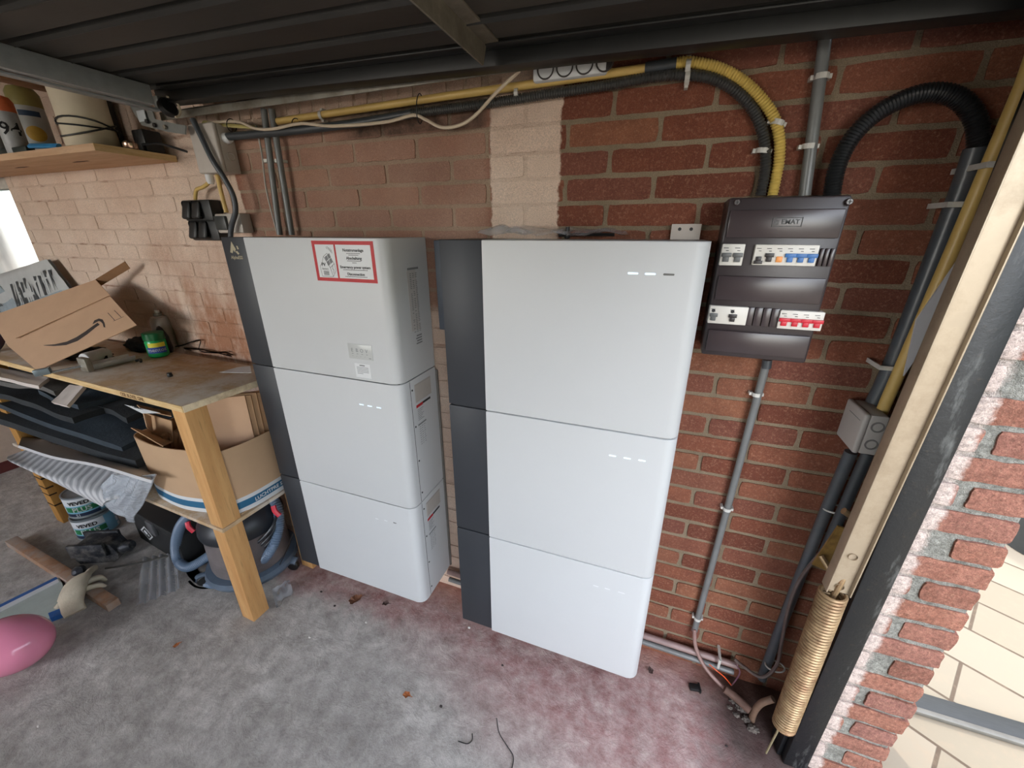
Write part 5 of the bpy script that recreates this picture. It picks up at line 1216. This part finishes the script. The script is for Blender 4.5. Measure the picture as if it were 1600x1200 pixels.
grid(bm, 40, 14, lambda a, b: (P_[0] * (1 - a) + P_[3] * a) * (1 - b) + (P_[1] * (1 - a) + P_[2] * a) * b + Vector((0, 0, .012 + .022 * noise.noise(Vector((a * 5, b * 3, 4))) + .018 * b * (1 - a)))); obj('plastic_film', bm, mClear, label='clear plastic film crumpled on top of the right battery stack', cat='plastic film')
bm = NB(); zt = Z2[0] + .001
tube(bm, [Vector((-.26, 1.06, zt + .008)), Vector((-.20, 1.07, zt + .010)), Vector((-.12, 1.065, zt + .010))], .004, res=8); lathe(bm, [(.006, 0), (.008, .004), (.005, .028)], T(-.235, 1.05, zt), 12)
obj('marker_pen', bm, mBlack, label='thin black pen lying behind the film on top of the right battery stack', cat='pen')
# dead leaves, clip, wires
def leafy(px, py, s, m, label, ang=0, sd=1):
    c = PZ(px, py, .004); bm = NB(); pts = []; N_ = 22
    for k in range(N_):
        a = 2 * PI * k / N_; rr = s * (1 + .13 * math.cos(5 * a) + .25 * noise.noise(Vector((a * 2, sd, 0)))); pts.append((rr * math.cos(a), rr * .75 * math.sin(a)))
    cv = bm.verts.new(c + Vector((0, 0, .006))); ring = []
    for r2 in (.5, 1.0):
        ring.append([bm.verts.new(c + RZ(ang) @ Vector((x * r2, y * r2, .004 + s * .55 * r2 * abs(noise.noise(Vector((x * 60, y * 60, sd * 3)))) + s * .3 * r2 * r2))) for x, y in pts])
    for k in range(N_):
        bm.faces.new((cv, ring[0][k], ring[0][(k + 1) % N_])); bm.faces.new((ring[0][k], ring[1][k], ring[1][(k + 1) % N_], ring[0][(k + 1) % N_]))
    lf = obj('dead_leaf', bm, m, None, label, 'leaf', 'dead leaves on the garage floor')
    bm = NB(); tube(bm, [c + Vector((0, 0, .008)), c + RZ(ang) @ Vector((s * 1.5, s * .2, .004))], .0012, res=5, smooth=False); obj('leaf_stem', bm, m, lf)
mLf = M('dead_leaf_brown', (112, 72, 50), .8, var=.35, ns=50); mLf2 = M('dead_leaf_grey', (84, 64, 60), .8, var=.3, ns=50); mLf3 = M('dead_leaf_orange', (170, 100, 54), .7)
leafy(556, 940, .026, mLf, 'largest curled brown dead leaf, in front of the stickered stack', 60, 1)
leafy(603, 945, .014, mLf2, 'greyish dead leaf right of the largest brown leaf', 20, 2)
leafy(636, 1088, .013, mLf3, 'orange brown dead leaf alone on the open concrete floor', 0, 3)
leafy(277, 1010, .011, mLf3, 'tan dead leaf on the bare concrete near the pink balloon', 80, 4)
leafy(1016, 1050, .012, mLf2, 'dark dead leaf on the red floor just right of the second stack', 100, 5)
bm = NB(); c = PZ(1086, 1076, .001); box(bm, -.019, .012, -.011, .011, 0, .012, bev=.003, M4=T(c) @ RZ(10)); box(bm, .010, .016, -.015, .015, 0, .014, bev=.002, M4=T(c) @ RZ(10)); obj('black_clip', bm, mBlack, label='small black plastic cap on the red floor in front of the skirting conduits', cat='cap')
for i, (pl_, lb) in enumerate((([(776, 1122), (780, 1145), (792, 1165), (802, 1182), (800, 1200), (796, 1215)], 'long curved black wire on the concrete at the bottom edge of the view'),
        ([(738, 1146), (738, 1156), (730, 1162), (716, 1158)], 'short hooked dark wire left of the long curved black wire'))):
    bm = NB(); tube(bm, [PZ(x, y, .004) for x, y in pl_], .0014, res=6); obj('floor_wire', bm, mCabK, label=lb, cat='wire')
mDeb = M('dark_debris', (50, 42, 40), .9); mDebW = M('white_chip', (214, 210, 204), .7)
for k, (px, py, m, s, lb) in enumerate(((523, 947, mDeb, .005, 'small dark crumb left of the largest dead leaf'), (502, 925, mDeb, .005, 'dark crumb nearest the dark strip of the stickered stack'), (689, 1104, mDeb, .005, 'dark pebble on the concrete right of the orange leaf'),
        (572, 967 + 6, mDebW, .0045, 'white chip on the floor below the largest dead leaf'), (733, 981, mDebW, .005, 'white chip on the red floor by the foot of the dark strip'), (484, 996, mDebW, .005, 'white chip on the concrete right of the front bench leg'),
        (1135, 1196 - 30, mDeb, .004, 'dark crumb on the red floor near the doorway'), (60, 1075 + 60, mDebW, .004, 'white chip on the concrete below the pink balloon'), (785, 1040, mDeb, .004, 'dark crumb in front of the right battery stack'))):
    blob('floor_crumb', PZ(px, py, 0), s, s * .7, s * .6, m, k, .4, label=lb, cat='debris', group='crumbs and chips on the garage floor')
mRub = M('rubble_grey', (96, 88, 82), .95, var=.3, ns=40, bump=.6)
for k, (px, py, s) in enumerate(((1146, 1096, .012), (1158, 1108, .016), (1150, 1118, .009), (1165, 1125, .012), (1176, 1140, .014), (1140, 1106, .008))):
    blob('mortar_crumb', PZ(px, py, 0), s, s * .8, s * .6, mRub, k + 20, .5, label=('first', 'second', 'third', 'fourth', 'fifth', 'sixth')[k] + ' of the grey mortar lumps lined up on the floor beside the muddy pipe stub', cat='rubble', group='mortar lumps in the corner')
# ================================================================== SHELF AND THINGS AT THE UPPER LEFT
a = PX(148, 232, -1.73); sy0 = .885; sz = 1.700
shf = empty('wall_shelf', (-2.4, 1.0, sz), 'raw wooden wall shelf above the bench carrying cans and a white roll', 'shelf')
bm = NB(); box(bm, -3.84, -1.73, sy0, WY - .001, sz, sz + .021, bev=.001); sb = obj('shelf_board', bm, wood('shelf_wood', (190, 152, 118), (212, 178, 146), gs=(1, 9, 9)), shf)
bm = NB(); box(bm, -1.732, -1.729, sy0, WY - .001, sz, sz + .0205); obj('sawn_end', bm, mEdge, shf)
bm = NB()
for x in (-2.05, -2.45):
    vv = [(x - .05, .99), (x, .983), (x + .05, .987), (x + .055, .995), (x, 1.0), (x - .05, .997)]; bm.faces.new([bm.verts.new((p[0], p[1], sz - .0006)) for p in vv])
for k, x in enumerate((-2.03, -2.42)):
    pass
obj('knot_marks', bm, M('knot_brown', (92, 62, 42), .8), shf, smooth=None)
ST_ = sz + .0215
# cream roll with black cord
c = Vector((-1.885, .965, ST_)); rl = empty('foam_roll', c, 'tall cream foam roll tied with black cord standing on the wall shelf', 'roll')
hR = .235
bm = NB(); lathe(bm, [(.066, 0), (.07, .004), (.068, hR * .5), (.07, hR - .004), (.066, hR), (.02, hR)], T(c), 40); obj('roll', bm, M('cream_foam', (206, 194, 170), .7, var=.03), rl)
bm = NB()
for (z0, z1, f0) in ((.03, .085, 0), (.085, .045, .6), (.06, .075, 1.2)):
    tube(bm, [c + Vector((.073 * math.sin(a + f0), -.073 * math.cos(a + f0), z0 + (z1 - z0) * (.5 - .5 * math.cos(a)))) for a in [2 * PI * k / 24 for k in range(25)]], .0026, res=6, smooth=False)
obj('cord', bm, mCabK, rl, label='black cord wound round the roll')
# cans and cartridges on the shelf
def can(px0, px1, py0, py1, y, m, label, name, cat, top=None, num=None, r=None, tilt=0, sx=None):
    b = PY((px0[0] + px0[1]) / 2, py1, y); x = b.x; rr = r; t_ = PY(px1, py0, y).z; h = max(.05, t_ - ST_); c = Vector((x, y, ST_))
    e = empty(name, c, label, cat)
    bm = NB(); lathe(bm, [(rr * .95, 0), (rr, .003), (rr, h * .86), (rr * .9, h * .9), (rr * .45, h * .93)], T(c), 32); obj('body', bm, m, e)
    if top: bm = NB(); lathe(bm, [(rr * 1.01, h * .72), (rr * 1.01, h * .90), (rr * .8, h * .97), (rr * .3, h)], T(c), 32); obj('cap', bm, top, e)
    if num: fa = math.atan2(-c.x, c.y); obj('lettering', on_cyl(text_bm(num, .056, Matrix(), .0001, .0009), c, rr + .0006, fa, h * .42), mInk, e, smooth=None)
    return e, c, rr, h
can((22, 44), 25, 142, 243, .925, M('tube_white', (172, 174, 176), .4, dirt=(120, 120, 120), dirtamt=.3), 'white spray can with orange cap and big black number on the wall shelf', 'spray_can', 'spray can', M('cap_orange', (214, 110, 66), .6, var=.15), '94', r=.031)
can((-4, 10), -10, 160, 245, .92, M('tube_grey', (128, 130, 130), .5), 'leftmost dark and grey can with a black number on the wall shelf', 'spray_can', 'spray can', None, '4', r=.030)
e, c, rr, h = can((58, 80), 46, 130, 240, 1.03, M('tin_white', (176, 178, 176), .4, var=.05), 'white can with olive lid and ochre oval label on the wall shelf', 'paint_can', 'paint can', M('lid_olive', (142, 132, 78), .5), None, r=.045)
bm = NB(); tmp = NB(); grid(tmp, 12, 12, lambda a, b: Vector((.028 * (a * 2 - 1) * math.sqrt(max(0.02, 1 - (b * 2 - 1) ** 2)), 0, .026 * (b * 2 - 1)))); merge(bm, on_cyl(tmp, c, rr, math.atan2(-c.x, c.y), h * .35)); obj('oval_label', bm, M('ochre_label', (190, 150, 60), .5), e)
bm = NB(); tmp = NB(); grid(tmp, 8, 1, lambda a, b: Vector((.03 * (a * 2 - 1), 0, .009 * (b * 2 - 1)))); merge(bm, on_cyl(tmp, c, rr, math.atan2(-c.x, c.y), h * .62)); obj('blue_strip', bm, mNavy, e)
bm = NB(); box(bm, -2.10, -1.98, 1.0, 1.115, ST_, ST_ + .21, bev=.006); obj('dark_carton', bm, M('dark_carton', (44, 42, 42), .7), label='dark box on the wall shelf behind the cream foam roll', cat='box')
bm = NB(); a = PY(88, 218, .90); tube(bm, [Vector((-2.14, .91, ST_ + .02)), Vector((-2.05, .905, ST_ + .014)), Vector((-1.97, .91, ST_ + .009))], .010, res=10, flat=.6); obj('blue_handle', bm, M('tool_blue', (52, 132, 186), .35), label='bright blue tool handle lying at the shelf edge left of the foam roll', cat='tool')
bm = NB(); box(bm, -2.32, -2.15, .90, .925, ST_, ST_ + .02, bev=.003); obj('dark_tool', bm, M('tool_green_black', (30, 40, 36), .5), label='flat dark green tool in front of the numbered spray can', cat='tool')
bm = NB(); box(bm, -1.80, -1.70 - .04, 1.04, 1.10, ST_, ST_ + .07, bev=.006, M4=T(0, 0, .0)); obj('black_adapter', bm, mBlack, label='black power adapter block on the shelf right of the foam roll', cat='adapter')
bm = NB(); lathe(bm, [(.018, 0), (.021, .005), (.021, .018), (.016, .024)], T(-1.752, 1.0, ST_), 20); obj('metal_cup', bm, M('warm_metal', (180, 150, 130), .2, metal=.8), label='small shiny metal cup near the right end of the wall shelf', cat='cup')
bm = NB(); tube(bm, [PY(222, 226, 1.02), PY(245, 224, 1.05), PY(270, 230, 1.07), PY(292, 237, 1.08)], .004, res=8); obj('black_cable', bm, mCabK, label='short black cable from the wall shelf to the junction box', cat='cable')
# wooden beam above the shelf, dark door hinge hardware
bm = NB(); zb_ = PX(50, 133, -2.12).z; box(bm, -2.18, -2.12, .3, 1.12, zb_, 2.15, bev=.003); obj('trim_2', bm, wood('beam_wood', (150, 108, 78), (176, 132, 100), gs=(8, 1, 8)), kind='structure')
hg = empty('steel_bracket', PY(225, 200, 1.03), 'galvanised bracket with bolts at the rear end of the door track', 'bracket')
def hpt(px, py, y=1.03): return PY(px, py, y)
mZn = M('galvanised', (134, 136, 134), .4, metal=.5, var=.15, ns=20)
bm = NB(); pl_ = [hpt(195, 150), hpt(236, 168), hpt(242, 186), hpt(268, 192), hpt(290, 196), hpt(289, 210), hpt(262, 206), hpt(222, 196), hpt(210, 178)]
bm.faces.new([bm.verts.new(p) for p in pl_]); r_ = bmesh.ops.extrude_face_region(bm, geom=bm.faces[:]); bmesh.ops.translate(bm, verts=[v for v in r_['geom'] if isinstance(v, bmesh.types.BMVert)], vec=(0, .004, 0)); obj('plate', bm, mZn, hg, smooth=None)
for px, py in ((243, 196), (259, 199), (231, 190)):
    q = hpt(px, py, 1.028); bm = NB(); lathe(bm, [(.0001, .006), (.007, .006), (.007, 0)], T(q) @ RX(90), 6, cap=False); obj('bolt', bm, mBlack if px != 259 else mSteel, hg)
bm = NB(); q = hpt(222, 178, 1.026); box(bm, q.x - .022, q.x + .018, q.y - .003, q.y, q.z - .022, q.z + .01, bev=.001); obj('tag_plate', bm, M('tag_white', (186, 192, 196), .4), hg)
q = hpt(262, 168, 1.0); wh = empty('track_roller', q, 'round track roller with a pale rim at the rear corner of the raised door', 'roller')
bm = NB(); lathe(bm, [(.008, -.01), (.022, -.01), (.026, -.006), (.026, .006), (.022, .01), (.008, .01)], T(q) @ RY(70), 24); obj('wheel', bm, mBlack, wh)
bm = NB(); tube(bm, [q + Vector((.016, 0, 0)) + Vector((0, .026 * math.sin(a), .026 * math.cos(a))) for a in [PI * (k / 12) - .2 for k in range(13)]], .003, res=6); obj('pale_rim', bm, mCabW, wh)
bm = NB(); box(bm, q.x - .03, q.x - .005, q.y - .02, q.y + .02, q.z - .01, q.z + .028, bev=.003); obj('fork', bm, mZn, wh)
# junction box in the corner of painted and bare brick
ja, jb2 = PY(292, 196, 1.06), PY(348, 282, 1.06)
wj = empty('wall_junction_box', PY(322, 285, 1.08), 'large off white junction box with a dark cable crossing it', 'junction box')
jx0_, jx1_ = PY(292, 200, 1.06).x + .01, PY(348, 240, 1.06).x; jt, jbz = CZ + .33, CZ + .185
mJW = M('off_white_box', (188, 180, 172), .5, var=.04)
bm = NB(); box(bm, jx0_, jx1_ - .01, 1.055, 1.07, jbz, jt, bev=.006, seg=3); obj('lid', bm, mJW, wj)
bm = NB(); box(bm, jx0_ + .003, jx1_ - .012, 1.07, WY - .002, jbz + .002, jt - .002, bev=.004); obj('housing', bm, mJW, wj)
for zf in (.35, .68):
    bm = NB(); zz = jbz + (jt - jbz) * zf; lathe(bm, [(.0001, .002), (.010, .002), (.012, .004), (.014, .002), (.014, 0)], T(jx1_ - .012, 1.095, zz) @ RY(90), 20, cap=False); obj('cable_entry', bm, mJW, wj)
bm = NB(); zz = jbz + (jt - jbz) * .72; lathe(bm, [(.016, 0), (.016, .012), (.0125, .02)], T(jx1_ - .012, 1.092, zz) @ RY(90), 20); obj('cable_gland', bm, mSticker, wj)
q = PY(323, 268, 1.09); bm = NB(); lathe(bm, [(.013, 0), (.013, -.02), (.009, -.03)], T(q.x, 1.095, jbz + .003), 16); obj('cable_gland', bm, mSticker, wj)
pipe('drop_cable', [(301, 186, 1.04), (315, 215, 1.04), (332, 250, 1.04), (350, 278, 1.05), (364, 305, 1.06), (368, 330, 1.06), (362, 352, 1.06), (360, 372, 1.06)], .0085, M('slate_cable', (74, 78, 84), .4, var=.08), 'dark grey flexible conduit crossing the junction box down to the stickered stack', 'cable', res=12)
pipe('yellow_wire', [(329, 276, 1.1), (327, 284, 1.095), (318, 292, 1.09), (307, 297, 1.09), (305, 312, 1.09)], .006, mYel, 'short bent yellow conduit from the junction box to the black sockets', 'conduit', res=10)
pipe('yellow_drop', [(338, 266, 1.1), (343, 290, 1.1), (350, 318, 1.1), (354, 332, 1.1)], .0072, mYel, 'straight yellow conduit between the junction box and the grey socket', 'conduit', res=10)
# black double sockets
bs = empty('black_socket', PY(310, 376, 1.09), 'black double splash proof wall socket below the junction box', 'socket')
M4 = None
for (py0, py1, px0) in ((313, 345, 280), (344, 376, 291)):
    a, b = PY(px0, py0, 1.075), PY(px0 + 50, py1, 1.075)
    bm = NB(); box(bm, a.x, a.x + .15, 1.078, WY - .002, b.z, a.z, bev=.006); bd = obj('housing', bm, mBlack, bs)
    for i in range(2):
        x = a.x + .010 + i * .052; bm = NB(); box(bm, x, x + .044, 1.058, 1.08, b.z + .006, a.z - .004, bev=.008, seg=3)
        for v in bm.verts:
            if v.co.z > (a.z + b.z) / 2 and v.co.y < 1.07: v.co.y += .014
        obj('hinged_cover', bm, mBlack, bd)
a, b = PY(334, 334, 1.08), PY(375, 366, 1.08)
gs_ = empty('grey_socket', (a.x, 1.1, b.z), 'pale grey surface socket with dark hinged cover beside the black double socket', 'socket')
bm = NB(); box(bm, a.x, b.x + .02, 1.08, WY - .002, b.z + .004, a.z, bev=.005); obj('housing', bm, mJW, gs_)
bm = NB(); box(bm, a.x + .006, a.x + .062, 1.07, 1.082, b.z + .014, a.z - .008, bev=.003); obj('hinged_cover', bm, M('cover_charcoal', (52, 54, 54), .4), gs_)
# outside: leafy screen and wall added unseen to block sky, then the planter
bm = NB(); 
t = NT('sky_screen_green'); n_ = t.noise(9, 6, .7); t.l(t.ramp(n_, [(.35, lin((28, 40, 24))), (.65, lin((62, 82, 44)))]), t.b.inputs['Base Color']); t.b.inputs['Roughness'].default_value = .8; t.bump(n_, 1, .08)
grid(bm, 60, 24, lambda a, b: Vector((5.5 + .25 * noise.noise(Vector((a * 30, b * 12, 2))) + .5 * b, -7 + 10.8 * a, 3.5 * b)))
grid(bm, 60, 4, lambda a, b: Vector((6.0 + .8 * b, -7 + 10.8 * a, 3.5 + .1 * noise.noise(Vector((a * 30, b * 9, 5))))))
obj('sky_screen', bm, t.m, label='unseen added hedge standing across the paving', cat='sky_screen', smooth=60)
bm = NB(); box(bm, .9, 9, 4.0, 4.3, 0, 5.5); obj('sky_block_wall', bm, M('block_wall_render', (120, 112, 104), .9, var=.1), kind='structure')  # unseen wall added to cut the sky light on the paving
pc_ = PZ(1572, 868, 0)
plt = empty('planter', pc_ + Vector((.2, .15, 0)), 'dark planter standing on the paving just past the brick pier', 'planter')
bm = NB(); q = pc_ + Vector((.22, .12, 0)); lathe(bm, [(.16, 0), (.20, .3), (.215, .305), (.215, .34), (.195, .34), (.18, .29)], T(q), 32); obj('pot', bm, M('pot_charcoal', (42, 44, 44), .6), plt)
bm = NB()
for k in range(160):
    a = R.uniform(0, 2 * PI); l_ = R.uniform(.12, .4); e_ = R.uniform(.2, 1.2); r1 = R.uniform(0, .12)
    b0 = q + Vector((r1 * math.cos(a), r1 * math.sin(a), .3)); tip = b0 + Vector((math.cos(a) * l_ * math.cos(e_), math.sin(a) * l_ * math.cos(e_), l_ * math.sin(e_))); sd_ = Vector((-math.sin(a), math.cos(a), 0)) * .022
    md = (b0 + tip) / 2 + Vector((0, 0, .02)); bm.faces.new([bm.verts.new(v) for v in (b0, md + sd_, tip, md - sd_)])
obj('leaves', bm, M('planter_leaves', (46, 62, 36), .6, var=.3), plt)
